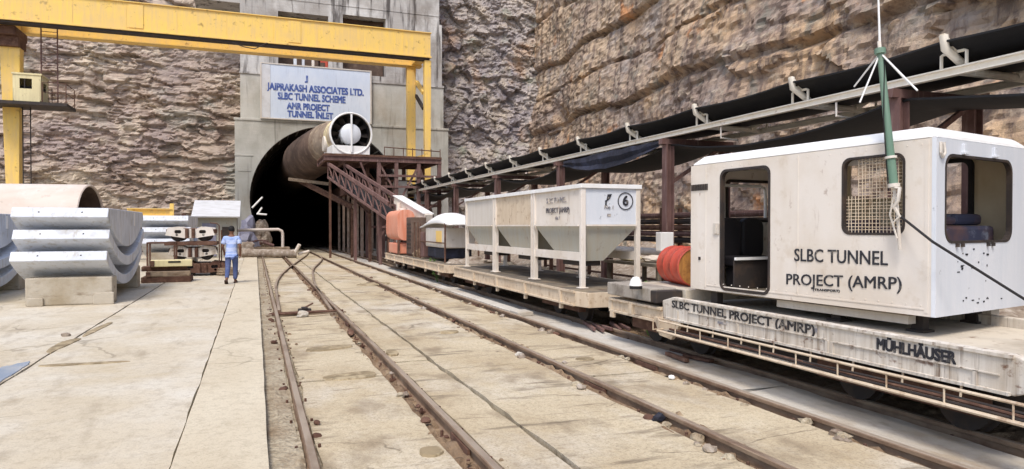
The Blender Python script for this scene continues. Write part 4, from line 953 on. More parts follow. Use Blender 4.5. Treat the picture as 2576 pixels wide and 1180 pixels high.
for (x, y, z, tilt) in ((-.13, -.24, .045, 35), (.10, .13, .03, 0)):
    m_ = Matrix.Rotation(rad(-tilt), 3, 'X'); f = MB(); f.box((x, y, z), (.1, .26, .05), m_).box(Vector((x, y, z))+m_ @ Vector((0, .07, .04)), (.09, .06, .03), m_); f.build('sandal', M['sandal'], pn, bevel=.015)

# ------------------------------------------------------------------ wagons
WX0, WX1 = 5.25, 7.25
def bogie_under(t, y, z=.0):
    for yy in (y-.55, y+.55):
        w_ = MB()
        for x in (5.75, 6.72): w_.lathe([(.02, x-.05), (.25, x-.05), (.25, x+.04), (.28, x+.05), (.02, x+.06)], (0, yy, z+.25), 'x', 20)
        w_.tube([(5.55, yy, z+.25), (6.95, yy, z+.25)], .05, 8)
        w_.build('wheelset', M['darksteel'], t, world=True)
    MB().bb(5.48, 5.62, y-.85, y+.85, z+.2, z+.38).bb(6.9, 7.02, y-.85, y+.85, z+.2, z+.38).each('bogie_frame', M['rust'], t, world=True)
def flat_wagon(label, y0, y1, zt, depth, side_m, deck_m, chamfer=.35):
    t = thing('flat_wagon', label, 'wagon', (6.25, (y0+y1)/2, -.03), group='flat wagons coupled on the right track')
    c = chamfer
    def ring(x0, x1, a, b, cc): return [(x0, a+cc), (x0+cc*.25, a), (x1-cc*.25, a), (x1, a+cc), (x1, b-cc), (x1-cc*.25, b), (x0+cc*.25, b), (x0, b-cc)]
    MB().prism(ring(WX0+.04, WX1-.04, y0+.04, y1-.04, c), 'z', zt-.06, zt-.005).build('deck', deck_m, t, world=True)
    R0 = ring(WX0, WX1, y0, y1, c); R1 = ring(WX0+.035, WX1-.035, y0+.035, y1-.035, c); n = 8
    sd_ = MB()
    vs = [(p[0], p[1], z) for R_, z in ((R0, zt-depth), (R0, zt), (R1, zt), (R1, zt-depth)) for p in R_]
    sd_.add(vs, [(k*n+i, k*n+(i+1) % n, ((k+1) % 4)*n+(i+1) % n, ((k+1) % 4)*n+i) for k in range(4) for i in range(n)])
    sd_.build('side_sill', side_m, t, world=True, bevel=.008)
    fl = MB().bb(WX0-.03, WX0, y0+c, y1-c, zt-.025, zt+.012).bb(WX0-.04, WX0, y0+c, y1-c, zt-depth, zt-depth+.03)
    fl.build('flange', side_m, t, world=True)
    br = MB(); y = y0+.9
    while y < y1-.5: br.bb(WX0-.035, WX0, y, y+.09, zt-depth+.03, zt-.03).bb(WX0-.02, WX0+.04, y+.01, y+.08, zt-depth-.1, zt-depth); y += 1.75
    br.build('bracket', side_m, t, world=True)
    bogie_under(t, y0+1.5, -.03); bogie_under(t, y1-1.5, -.03)
    MB().beam((6.25, y0-.35, .3), (6.25, y0+.2, .3), .16, .18).beam((6.25, y1-.2, .3), (6.25, y1+.3, .3), .16, .18).each('coupler', M['darksteel'], t, world=True)
    MB().bb(5.9, 6.6, y0+.5, y1-.5, zt-depth-.08, zt-.1).build('centre_sill', M['darksteel'], t, world=True)
    return t
MIDZ = .58
flat_wagon('cream edged flat wagon carrying the three hoppers', 10.35, 18.75, MIDZ, .26, M['tanpaint'], M['deck'])
flat_wagon('buff flat wagon carrying the orange tank, farthest of the wagons', 19.2, 29.6, MIDZ, .24, M['tanpaint'], M['deck'])
# the hoppers
def hopper(label, y0, L_, paint_m):
    t = thing('hopper', label, 'hopper', (5.6, y0, MIDZ), group='steel hoppers on the middle wagon')
    W_, H_ = 1.25, 1.9; zb = 1.16
    for x in (0, W_-.09):
        for y in (0.0, L_-.09): MB().bb(x, x+.09, y, y+.09, 0, H_-.05).bb(x-.04, x+.13, y-.04, y+.13, 0, .02).build('post', M['white'], t, bevel=.006)
    MB().bb(-.02, W_+.02, -.02, .07, H_-.05, H_+.03).bb(-.02, W_+.02, L_-.07, L_+.02, H_-.05, H_+.03).bb(-.02, .07, .071, L_-.071, H_-.05, H_+.028).bb(W_-.07, W_+.02, .071, L_-.071, H_-.05, H_+.028).build('rim', M['roofwhite'], t, bevel=.006)
    bn = MB(); i_ = .035
    for (x0, x1, y0_, y1_) in ((i_, i_+.02, i_, L_-i_), (W_-i_-.02, W_-i_, i_, L_-i_), (i_+.02, W_-i_-.02, i_, i_+.02), (i_+.02, W_-i_-.02, L_-i_-.02, L_-i_)): bn.bb(x0, x1, y0_, y1_, zb, H_-.05)
    bn.build('bin', paint_m, t)
    top = [(i_+.002, i_+.002, zb), (W_-i_-.002, i_+.002, zb), (W_-i_-.002, L_-i_-.002, zb), (i_+.002, L_-i_-.002, zb)]
    bot = [(.10, .12, .5), (.52, .12, .5), (.52, L_*.48, .5), (.10, L_*.48, .5)]
    MB().add(bot+top, [(0, 1, 5, 4), (1, 2, 6, 5), (2, 3, 7, 6), (3, 0, 4, 7), (3, 2, 1, 0)]).build('cone', M['greygreen'], t)
    bb_ = MB().bb(-.03, .0, .1, L_-.1, zb-.012, zb+.02).bb(.1, W_-.1, -.03, .0, zb-.012, zb+.02); bb_.each('bin_flange', M['white'], t)
    MB().bb(.02, .07, .09, L_-.09, .50, .66).bb(W_-.07, W_-.02, .09, L_-.09, .5, .66).each('tie_bar', M['white'], t)
    MB().bb(.12, .5, .2, L_*.45, .40, .50).build('gate', M['darksteel'], t)
    return t
HB = ((11.15, 2.33, 'white', 'near white hopper with lettering and a circled number on its end'), (13.52, 2.48, 'tanpaint', 'rusty buff hopper between the two whiter hoppers'), (16.05, 2.45, 'greywhite', 'plain grey hopper, farthest on the middle wagon'))
hs = [hopper(lb, y, L_, M[mm]) for y, L_, mm, lb in HB]
h0 = hs[0]
X3 = (0, -1, 0)
text('SLBC TUNNEL', .15, M['inkfaint'], h0, (.024, 1.18, 1.66), X3, Z_, ext=.004, bold=0)
text('PROJECT (AMRP)', .15, M['inkfaint2'], h0, (.024, 1.12, 1.46), X3, Z_, ext=.004, bold=0)
text('No. 1', .1, M['inkfaint'], h0, (.024, 1.1, 1.31), X3, Z_, ext=.004)
MB().bb(.0351, W_ if False else 1.2149, .022, .034, 1.175, 1.85).build('sky_tint_panel', M['bluewhite'], h0)  # thin sheet carrying the sky's bluish light in its colour
text('6', .26, M['ink'], h0, (.93, .012, 1.62), X_, Z_, ext=.006, bold=.006)
rg = MB(); rg.lathe([(.15, 0), (.165, 0), (.165, .012), (.15, .012), (.15, 0)], (.93, .008, 1.62), 'y', 32); rg.build('number_ring', M['ink'], h0)
lg = MB(); lg.hull([(.52, .012, 1.6), (.6, .012, 1.66), (.64, .012, 1.75), (.55, .012, 1.74)], [(.52, .021, 1.6), (.6, .021, 1.66), (.64, .021, 1.75), (.55, .021, 1.74)]).bb(.5, .53, .012, .021, 1.53, 1.63); lg.build('emblem', M['ink'], h0)
text('No 1', .1, M['inkfaint'], h0, (.58, .012, 1.5), X_, Z_, ext=.006)
MB().bb(.54, .62, .012, .021, 1.33, 1.38).build('emblem', M['inkfaint'], h0)
# far wagon load: orange tank and pump machine
ot = thing('tank', 'faded orange round shouldered steel tank on the far wagon', 'tank', (5.70, 28.2, MIDZ))
MB().prism(rrect(-.37, .33, .58, 1.82, .30), 'y', -1.25, 1.25).build('body', M['orange'], ot, smooth=True, bevel=.12)
MB().bb(-.32, .30, -1.1, .9, .03, .46).build('base_box', M['orange'], ot, bevel=.04)
MB().bb(-.34, -.26, -1.15, -1.05, .0, .6).bb(-.34, -.26, 1.0, 1.1, .0, .6).bb(.22, .30, -1.2, -1.11, .0, .6).bb(.22, .3, 1.0, 1.1, 0, .6).each('leg', M['rust'], ot)
MB().tube([(0, .3, 1.8), (0, .3, 2.15)], .10, 12).tube([(0, -.6, 1.8), (0, -.6, 1.9)], .16, 14).each('filler_neck', M['white'], ot, smooth=True)
gp = thing('generator', 'dark brown ribbed generator box between the orange tank and the white canopy', 'generator', (5.85, 25.9, MIDZ))
MB().bb(-.28, .3, -.45, .5, .06, 1.5).build('body', M['ductdark'], gp, bevel=.03)
q = MB()
for k in range(7): q.bb(-.295, -.281, -.35, .4, .3+.15*k, .36+.15*k)
q.each('louvre', M['darksteel'], gp); MB().bb(-.25, -.15, -.4, .45, 0, .058).bb(.15, .25, -.4, .45, 0, .058).each('skid', M['rust'], gp)
mc = thing('pump_machine', 'yellow pump machine under a rounded white canopy on the far wagon', 'machine', (6.15, 22.3, MIDZ))
MB().bb(-.55, .45, -1.6, 1.0, .45, 1.1).build('body', M['greywhite'], mc, bevel=.04)
MB().bb(-.565, -.55, -1.2, -.5, .6, 1.0).build('body_panel', M['yellow'], mc)
cn = MB(); vs = []; fs = []
for i in range(15):
    y = -2.2+i*3.9/14; f = 1-abs((i-7)/7)**2.4
    for j in range(9):
        x = -.62+j*1.15/8; g_ = 1-abs((j-4)/4)**2.6; vs.append((x, y, 1.22+.34*f*g_+.1*math.sin(i/14*3)-.12*(i/14)))
for i in range(14):
    for j in range(8): a = i*9+j; fs.append((a, a+1, a+10, a+9))
o = cn.add(vs, fs).build('canopy', M['roofwhite'], mc, smooth=True); md = o.modifiers.new('t', 'SOLIDIFY'); md.thickness = .05
q = MB()
for x in (-.6, .5):
    for y in (-1.8, 1.6): q.tube([(x, y, 0), (x, y, 1.25)], .03, 8)
q.tube([(-.6, -1.8, .62), (-.6, 1.6, .62)], .02, 6).tube([(-.65, 1.75, .05), (-.65, 1.75, 1.3), (-.65, 2.3, 1.3), (-.65, 2.3, .05)], .025, 8).each('canopy_post', M['rust'], mc)
MB().bb(-.5, .4, -1.4, .9, .1, .44).build('engine_block', M['navy'], mc, bevel=.03)
MB().bb(-.6, -.1, 1.15, 1.7, .05, .95).build('control_box', M['redsteel'], mc, bevel=.03)
tag(lump('spoil_heap', M['soil'], (6.0, 24.9, MIDZ), (.5, .5, .42), 21, 3, .3), 'small brown spoil heap on the far wagon between the tank and machine', 'spoil')
tag(lump('spoil_heap', M['stone'], (6.3, 20.2, MIDZ), (.7, .6, .2), 25, 3, .3), 'flat grey spoil heap at the near end of the far wagon', 'spoil')
# ------------------------------------------------------------------ near wagon with the man cab
NZ = .77
nw = thing('flat_wagon', 'long rust streaked white flat wagon carrying the man cab, nearest of the wagons', 'wagon', (6.3, 6, -.03), group='flat wagons coupled on the right track')
Y0_, Y1_ = 3.25, 7.98
NX1 = 7.45
MB().bb(WX0+.09, NX1-.09, Y0_+.09, 8.0, .60, .665).bb(WX0+.4, NX1-.02, 8.002, 9.45, .60, .825).each('deck', M['deckpale'], nw, world=True)
sp = MB()
sp.prism([(Y0_, .74), (Y0_+.12, NZ), (Y1_-.25, NZ), (Y1_, .70), (Y1_-.02, .46), (Y0_+.1, .46), (Y0_, .5)], 'x', WX0, WX0+.085)
sp.prism([(Y0_, .74), (Y0_+.12, NZ), (Y1_-.25, NZ), (Y1_, .70), (Y1_-.02, .46), (Y0_+.1, .46), (Y0_, .5)], 'x', NX1-.085, NX1)
sp.bb(WX0+.087, NX1-.087, Y0_, Y0_+.085, .46, .74)
side = sp.build('side_beam', M['dirtywhite'], nw, world=True, bevel=.012)
q = MB().bb(WX0-.018, WX0, Y0_+.1, Y1_-.3, NZ-.03, NZ-.005).bb(WX0-.03, WX0, Y0_+.12, Y1_-.1, .46, .485).bb(WX0-.014, WX0, Y0_+.2, 5.02, .595, .605).bb(WX0-.014, WX0, 5.1, Y1_-.6, .605, .615)
for y in (3.62, 5.02, 5.08, 6.4, 7.6): q.bb(WX0-.014, WX0, y, y+.03, .485, .6)
q.build('trim', M['dirtywhite'], nw, world=True)
MB().bb(WX0, NX1, 9.4, 9.5, .42, .595).build('end_frame', M['tanpaint'], nw, world=True)
MB().bb(WX0-.02, WX0+.1, 7.985, 9.45, .56, .598).bb(WX0+.02, WX0+.05, 7.985, 9.42, .42, .558).bb(WX0-.02, WX0+.1, 7.985, 9.45, .38, .418).each('end_sill', M['tanpaint'], nw, world=True, bevel=.006)
MB().prism([(7.5, .455), (8.15, .455), (8.0, .22), (7.72, .20)], 'x', WX0-.03, WX0+.02).bb(WX0-.03, WX0+.02, 8.75, 8.85, .418, .56).bb(WX0-.03, WX0+.02, 9.3, 9.4, .30, .38).each('end_bracket', M['tanpaint'], nw, world=True)
MB().bb(WX0+.4, NX1-.4, Y0_+.2, 9.3, .2, .595).build('centre_sill', M['darksteel'], nw, world=True)
bogie_under(nw, 4.6, -.03); bogie_under(nw, 8.3, -.03)
MB().beam((6.25, 9.5, .3), (6.25, 9.95, .3), .16, .18).build('coupler', M['darksteel'], nw, world=True)
text('SLBC TUNNEL PROJECT (AMRP)', .135, M['inkworn'], nw, (WX0-.003-6.3, 6.97-6, .674+.03), X3, Z_, ext=.003, bold=.003, sx=1.0)
TX = [o for o in COL.objects if o.parent == nw and o.name.startswith('lettering')]
ys = [v.co.y for v in TX[0].data.vertices]
def fit_y(o, y0, y1):
    ys = [v.co.y for v in o.data.vertices]; a, b = min(ys), max(ys)
    for v in o.data.vertices: v.co.y = y0+(v.co.y-a)/(b-a)*(y1-y0)
ya = at(1690, 765, X=WX0).y; yb = at(2050, 832, X=WX0).y
fit_y(TX[0], yb-6, ya-6)
o = text('MÜHLHÄUSER', .135, M['ink'], nw, (WX0-.003-6.3, 0, .658+.03), X3, Z_, ext=.003, bold=.006)
fit_y(o, at(2405, 890, X=WX0).y-6, at(2205, 860, X=WX0).y-6)
MB().bb(WX0-.004, WX0, 5.22, 5.32, .66, .70).bb(WX0-.004, WX0, 6.6, 6.78, .545, .57).each('stencil_patch', M['inkfaint'], nw, world=True)
# hose tray along the wagon
q = MB(); XT = 5.06
q.tube([(XT, 1.0, .46), (XT, 7.75, .46), (5.2, 8.05, .46)], .014, 6).tube([(XT, 1.0, .32), (XT, 7.8, .32)], .018, 6).tube([(5.24, 1, .32), (5.24, 8, .32)], .016, 6)
for k in range(14):
    y = 1.15+k*.52; q.tube([(XT, y, .31), (XT, y, .46)], .008, 6).tube([(XT, y, .32), (5.24, y, .32)], .008, 6).tube([(5.24, y, .32), (5.26, y, .50)], .01, 6)
q.build('side_tray', M['tanpaint'], nw, world=True)
gr_ = MB()
for k in range(110): y = 1.2+k*.06; gr_.beam((XT, y, .325), (5.24, y+.04, .325), .016, .01)
for k in range(3): gr_.beam((XT+.045*(k+1), 1.2, .333), (XT+.045*(k+1), 7.7, .333), .01, .006)
gr_.build('tray_grating', M['greyblock'], nw, world=True)
for k in range(3):
    pts = [(5.1+.03*k+.02*math.sin(y*1.3+k*2), y, .345+.012*k+.02*noise.noise((y*.6, k*3, 0))) for y in [1.0+.3*i for i in range(23)]]
    o = MB().tube(pts, .012+.003*(k % 2), 6).build('hose', M['rust' if k % 2 else 'darksteel'], smooth=True, loc=(5.15, 4, .35))
    tag(o, 'thin hose lying along the side tray of the nearest wagon', 'hose', 'hoses in the wagon side tray')
t = thing('ballast_block', 'grimy grey block on the far corner of the nearest wagon', 'block', (5.65, 8.75, .655))
MB().bb(-.45, -.02, -.55, .70, 0, .19).build('block', M['greyblock'], t, bevel=.015); MB().bb(-.455, -.02, -.70, -.555, 0, .165).build('rubber_pad', M['darksteel'], t, bevel=.01)
t = thing('beacon_lamp', 'small white domed lamp on the far corner of the nearest wagon', 'lamp', tuple(at(1599, 722, Z=.855)))
MB().lathe([(.001, .15), (.045, .14), (.075, .10), (.09, .05), (.095, .02)], (0, 0, 0), 'z', 20).build('dome', M['lampwhite'], t, smooth=True); MB().lathe([(.09, .02), (.09, -.025), (.001, -.025)], (0, 0, 0), 'z', 20).build('base', M['black'], t)
# drum
dr = thing('drum', 'dented red oil drum lying behind the man cab', 'drum', tuple(at(1752, 664, Y=8.36)+Vector((.09, .42, 0))))
dm = MB(); R_ = .29
dm.lathe([(R_-.01, -.43), (R_+.008, -.42), (R_, -.40), (R_, -.16), (R_+.012, -.145), (R_, -.13), (R_, .13), (R_+.012, .145), (R_, .16), (R_, .40), (R_+.008, .42), (R_-.01, .43)], (0, 0, 0), 'x', 36)
d_ = dm.build('shell', M['drumred'], dr, smooth=True)
MB().lathe([(.001, -.415), (R_-.012, -.415)], (0, 0, 0), 'x', 36).lathe([(.001, .415), (R_-.012, .415)], (0, 0, 0), 'x', 36).each('end', M['drumend'], dr)
dr.location.z = .825+.295; dr.rotation_euler = (rad(15), 0, rad(-102))
# the man cab
CA = Vector((5.92, 4.50, .87)); CR = rad(5.1); CL, CW, CH = 3.36, 1.95, 1.68
cbn = thing('man_cab', 'white passenger cab with open window holes on the nearest wagon', 'cab', tuple(CA), CR)
ci, si_ = math.cos(CR), math.sin(CR)
def loc2(u, v, off=0.0):
    """survey point on the cab's left side plane, in the cab's own metres (y, z)"""
    r0 = Vector((0, 0, EYE)); q = at(u, v, Y=1000)-r0
    nrm = Vector((ci, si_, 0)); p0 = CA+nrm*off
    t_ = (p0-r0).dot(nrm)/q.dot(nrm); p = r0+q*t_-CA
    return (-si_*p.x+ci*p.y, p.z)
def front_plane(a, b, d=0.0):
    # a across the front 0..CW, slanted back a little on the right
    return Vector((a-d*math.sin(rad(-6)), a*math.tan(rad(6))+d, b))
d0 = loc2(1812, 735); d1 = loc2(1933, 425)
dy0, dy1 = loc2(1934, 600)[0], loc2(1813, 600)[0]; dz0, dz1 = loc2(1870, 733)[1], loc2(1870, 425)[1]
wy0, wy1 = loc2(2273, 500)[0], loc2(2120, 500)[0]; wz0, wz1 = loc2(2200, 588)[1], loc2(2200, 394)[1]
door = rrect(dy0, dy1, dz0, dz1, .10); win = rrect(wy0, wy1, wz0, wz1, .09)
holed('side_wall', [(.02, .0), (CL, .0), (CL, CH), (.02, CH)], [door, win], lambda a, b: Vector((.02, a, b)), .04, M['white'], cbn)
fwin_l = .19; fw = rrect(.17, 1.52, .70, 1.53, .13)
holed('front_wall', [(0, 0), (CW, 0), (CW, CH), (0, CH)], [fw], lambda a, b: front_plane(a, b), .04, M['bluewhite'], cbn)  # cooler white than the sides: sky light is in the colour
def rear(u, v, yo):
    r0 = Vector((0, 0, EYE)); q = at(u, v, Y=1000)-r0; nrm = Vector((-si_, ci, 0)); p0 = CA+nrm*yo
    p = r0+q*((p0-r0).dot(nrm)/q.dot(nrm))-CA
    return (ci*p.x+si_*p.y, p.z)
ra, rb = rear(1822, 455, CL), rear(1945, 556, CL)
rear_win = rrect(ra[0], rb[0], rb[1], ra[1], .07)
def far_rect(u0, v0, u1, v1, r):
    ys = [loc2(u, v, CW-.02)[0] for u, v in ((u0, v0), (u1, v1))]; zs = [loc2((u0+u1)/2, v, CW-.02)[1] for v in (v0, v1)]
    return rrect(min(ys), max(ys), min(zs), max(zs), r)
rdoor = far_rect(1816, 455, 1926, 560, .06); rwin = far_rect(2340, 405, 2448, 556, .09); rmid = far_rect(2140, 400, 2262, 500, .06)
holed('side_wall', [(.2, 0), (CL, 0), (CL, CH), (.2, CH)], [q_ for q_ in (rmid, rwin) if min(p[0] for p in q_) > .25 and max(p[0] for p in q_) < CL-.06], lambda a, b: Vector((CW-.02, a, b)), .04, M['inside'], cbn)
holed('rear_wall', [(.04, 0), (CW-.04, 0), (CW-.04, CH), (.04, CH)], [rear_win], lambda a, b: Vector((a, CL-.02, b)), .04, M['white'], cbn)
MB().bb(.045, CW-.045, .25, CL-.045, -.02, .04).build('floor', M['deck'], cbn)
tf = math.tan(rad(6))
MB().hull([(-.02, -.03, CH), (CW+.02, CW*tf-.03, CH), (CW+.02, CL+.02, CH), (-.02, CL+.02, CH)], [(.10, .10, CH+.13), (CW-.1, CW*tf+.1, CH+.13), (CW-.1, CL-.14, CH+.13), (.10, CL-.14, CH+.13)]).build('roof', M['roofwhite'], cbn, bevel=.05)  # whiter than the walls: light from above put into the colour
def sidefn(a, b, d): return Vector((d, a, b))
def grow(lp, k):
    cx = sum(p[0] for p in lp)/len(lp); cz = sum(p[1] for p in lp)/len(lp)
    hx = max(p[0] for p in lp)-cx; hz = max(p[1] for p in lp)-cz
    return [(cx+(p[0]-cx)*(1+k/hx), cz+(p[1]-cz)*(1+k/hz)) for p in lp]
frame_ring('door_seal', grow(door, .018), grow(door, -.012), sidefn, -.008, .05, M['darksteel'], cbn)
frame_ring('window_seal', grow(win, .014), grow(win, -.010), sidefn, -.006, .05, M['darksteel'], cbn)
frame_ring('window_seal', grow(fw, .012), grow(fw, -.012), front_plane, -.026, .03, M['darksteel'], cbn)
frame_ring('window_seal', grow(rwin, .02), grow(rwin, -.03), lambda a, b, d: Vector((CW-.06+d, a, b)), -.02, .03, M['black'], cbn)
ms = MB(); n1, n2 = 17, 22
for i in range(1, n1):
    y = wy0+(wy1-wy0)*i/n1; zt_ = wz1-.01
    if i > 13: zt_ = wz0+(wz1-wz0)*.5
    ms.tube([(.035, y, wz0+.01), (.035+.006*math.sin(i*2), y+.006*math.sin(i*3), (wz0+zt_)/2), (.035, y, zt_)], .0045, 4)
for j in range(1, n2):
    z = wz0+(wz1-wz0)*j/n2; ye = wy1-.01 if z < wz0+(wz1-wz0)*.5 else wy0+(wy1-wy0)*13.2/n1
    ms.tube([(.043, wy0+.01, z), (.043, (wy0+ye)/2, z+.006*math.sin(j*2)), (.043, ye, z)], .0045, 4)
ms.build('window_mesh', M['tanpaint'], cbn)
frame_ring('window_seal', grow(rear_win, .02), grow(rear_win, -.02), lambda a, b, d: Vector((a, CL-.05+d, b)), -.01, .03, M['darksteel'], cbn)
for u in (1838, 1894):
    x, z1 = rear(u, 548, CL-.35); x2, z0 = rear(u, 645, CL-.6)
    MB().prism(rrect(x-.2, x+.2, z0-.05, z1, .13), 'y', CL-.36, CL-.24).bb(x-.2, x+.2, CL-.75, CL-.37, z0-.14, z0).bb(x-.15, x+.15, CL-.7, CL-.4, .04, z0-.145).build('seat', M['seat'], cbn, bevel=.03)
x, z = rear(1875, 650, CL-.78)
MB().bb(.05, CW-.3, CL-.80, CL-.77, z-.02, z+.015).build('seat_rail', M['roofwhite'], cbn); MB().bb(.05, CW-.3, CL-.769, CL-.75, .05, z-.025).build('kick_panel', M['darksteel'], cbn)
dsh = MB().bb(.2, 1.75, .42, .75, .30, .86).bb(.75, 1.2, .5, .95, .865, .96).bb(1.25, 1.75, .55, .9, .865, .99).bb(.25, .6, .95, 1.45, .30, .93); dsh.build('dashboard', M['dash'], cbn, bevel=.04)
MB().bb(.85, 1.05, 1.2, 1.26, .9, 1.12).tube([(1.15, .65, .96), (1.16, .62, 1.12)], .012).each('control_panel', M['inside'], cbn)
ga, gb = rear(1815, 466, CL-.12), rear(1925, 470, CL-.12)
MB().tube([(max(.05, ga[0]), CL-.12, ga[1]), (gb[0]-.1, CL-.12, ga[1]), (gb[0]-.02, CL-.12, ga[1]-.03), (gb[0], CL-.12, ga[1]-.12), (gb[0], CL-.12, ga[1]-.45)], .022, 8).build('grab_rail', M['roofwhite'], cbn, smooth=True)

MB().bb(-.004, .0, .05, .085, .03, CH-.02).bb(-.004, .0, CL-.30, CL-.285, .03, CH-.02).bb(-.006, .0, .086, CL-.31, .06, .075).bb(-.004, .0, (dy0+wy1)/2+.08, (dy0+wy1)/2+.09, .08, CH-.02).each('seam', M['white'], cbn)
rv = MB()
for k in range(22):
    y = .12+k*.145
    if y > CL-.05: break
    rv.tube([(-.004, y, CH-.05), (.0, y, CH-.05)], .008, 6).tube([(-.004, y, .1), (.0, y, .1)], .008, 6)
rv.build('rivet', M['white'], cbn)['kind'] = 'stuff'
# hinges, vents, lifting eyes, lettering
hv = MB()
for a in (.50, 1.12): hv.box(front_plane(a, 1.60, -.03), (.05, .03, .10)).box(front_plane(a, 1.56, -.04), (.07, .04, .03))
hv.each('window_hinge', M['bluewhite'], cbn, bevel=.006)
hk = MB()
hk.tube([front_plane(.06, 1.64, -.03), front_plane(.05, 1.54, -.04), front_plane(.085, 1.50, -.04), front_plane(.12, 1.54, -.04), front_plane(.115, 1.64, -.03)], .014, 8)
hk.build('lifting_hook', M['greywhite'], cbn, smooth=True)
bt = MB()
for a in (.38, .48, 1.0, 1.1): bt.box(front_plane(a, .67, -.03), (.035, .03, .035))
bt.each('clip', M['darksteel'], cbn)
ch_ = MB(); random.seed(3)
for k in range(26):
    a, b = random.gauss(.55, .3), random.choice((.55, .5, .48, .4, .3, .12, .1, .45, .6)); a = min(max(a, .08), 1.6); b += random.uniform(-.04, .04)
    ch_.box(front_plane(a, b, -.0225), (random.uniform(.01, .05), .003, random.uniform(.006, .022)), Matrix.Rotation(rad(6), 3, 'Z'))
ch_.build('paint_chipping', M['ink'], cbn)['kind'] = 'stuff'
vl = MB(); vy0, vz0 = loc2(1780, 478); vy1, vz1 = loc2(1738, 462)
for k in range(10): vl.bb(-.012, 0, vy0+(vy1-vy0)*k/10, vy0+(vy1-vy0)*(k+.55)/10, vz0, vz1-.02)
vl.build('vent', M['darksteel'], cbn)
hy, hz = loc2(1802, 575); MB().bb(-.02, 0, hy-.05, hy+.05, hz-.07, hz+.07).bb(-.035, -.02, hy-.02, hy-.005, hz-.06, hz+.06).build('latch', M['greywhite'], cbn)
hy, hz = loc2(1760, 650); MB().bb(-.012, 0, hy-.015, hy+.02, hz-.02, hz+.02).build('keyhole', M['darksteel'], cbn)
def side_text(body, u0, v0, u1, v1, hpx, m, bold):
    (ya, za), (yb, zb_) = loc2(u0, v0), loc2(u1, v1)
    o = text(body, .2, m, cbn, (-.003, 0, 0), X3, Z_, ext=.003, bold=bold)
    ys = [q.co.y for q in o.data.vertices]; zs = [q.co.z for q in o.data.vertices]; h = loc2((u0+u1)/2, (v0+v1)/2-hpx/2)[1]-loc2((u0+u1)/2, (v0+v1)/2+hpx/2)[1]
    for q in o.data.vertices:
        f = (max(ys)-q.co.y)/(max(ys)-min(ys)); q.co.y = ya+(yb-ya)*f
        q.co.z = (za+(zb_-za)*f)+((q.co.z-min(zs))/(max(zs)-min(zs))-.5)*h
side_text('SLBC TUNNEL', 1998, 641, 2233, 650, 34, M['ink'], .0018)
side_text('PROJECT (AMRP)', 1978, 706, 2268, 718, 39, M['ink'], .0018)
side_text('(TRANSPORT)', 2045, 729, 2112, 733, 8, M['ink'], .002)
sk = MB().bb(.16, .28, .35, 2.0, -.12, -.022).bb(CW-.3, CW-.15, .4, 3, -.12, -.022).bb(.3, CW-.3, .55, .65, -.10, -.022); sk.each('skid', M['greywhite'], cbn)
q = MB()
for (x, y) in ((.15, CL-.35), (.3, 1.25), (.35, .35), (1.5, .5), (1.5, 3.0)): q.bb(x-.05, x+.05, y-.06, y+.06, -.18, -.021).bb(x-.09, x+.09, y-.09, y+.09, -.205, -.18)
q.each('mounting_foot', M['darksteel'], cbn)
# antenna mast
ym, zm = loc2(2258, 625); yt, zt_ = loc2(2214, 125, -.12)
def cabpt(u, v, off): 
    y, z = loc2(u, v, off); return Vector((off, y, z))
an = thing('antenna_mast', 'green radio mast with white drooping rods strapped to the cab side', 'antenna', tuple(CA), CR)
OFF = -.10
b0 = cabpt(2248, 470, OFF); b1 = cabpt(2213, 128, OFF); mid = cabpt(2240, 395, OFF)
MB().tube([mid, b1], .04, 12, True, [.036, .03]).build('mast', M['green'], an, smooth=True)
MB().tube([b0, mid+(b0-mid)*.0], .04, 12).build('sleeve', M['green'], an, smooth=True)
MB().tube([mid+(b0-mid)*-.02, mid+(b0-mid)*.06], .055, 12).tube([b0-(b0-mid)*.1, b0+(b0-mid)*.02], .054, 12).each('clamp', M['greywhite'], an, smooth=True)
MB().tube([b1-(b1-mid)*.03, b1+(b1-mid)*.02], .052, 12).build('collar', M['green'], an, smooth=True)
MB().tube([b1, cabpt(2204, -160, OFF)], .009, 6, True, [.012, .006]).build('whip', M['roofwhite'], an)
MB().tube([b1, b1+(b1-mid)*.09], .018, 8).build('whip_base', M['white'], an)
for (u, v, o2) in ((2148, 218, OFF+.12), (2162, 258, OFF-.2), (2289, 213, OFF+.15), (2307, 228, OFF-.12)):
    MB().tube([b1-(b1-mid)*.02, cabpt(u, v, o2)], .0085, 6).build('ground_rod', M['roofwhite'], an)
MB().tube([cabpt(2246, 465, OFF), cabpt(2256, 520, OFF+.02), cabpt(2263, 628, OFF+.03)], .016, 8).tube([cabpt(2252, 470, OFF), cabpt(2238, 540, OFF), cabpt(2256, 600, OFF)], .010, 6).each('bracket_pipe', M['greywhite'], an, smooth=True)
rg_ = MB(); pts = [(2236, 470), (2262, 474), (2258, 505), (2248, 520), (2262, 545), (2246, 560)]
rg_.tube([cabpt(u, v, OFF-.03+.012*math.sin(i*2)) for i, (u, v) in enumerate(pts)], .016, 6, True, [.014, .02, .018, .02, .014, .008]); rg_.build('tied_rag', M['greywhite'], an, smooth=True)
MB().tube([cabpt(2224, 150, OFF), cabpt(2222, 300, OFF-.05), cabpt(2228, 400, OFF-.03), cabpt(2234, 480, OFF-.02)], .006, 6).build('coax', M['black'], an)
cp = [cabpt(2258, 540, OFF), cabpt(2278, 555, -.06)]
ro = Matrix.Rotation(CR, 3, 'Z')
wp = [CA+ro @ p for p in cp]
e0 = at(2345, 608, Y=4.38); e1 = at(2460, 680, Y=4.2); e2 = at(2575, 752, Y=4.0); e3 = at(2750, 860, Y=3.7)
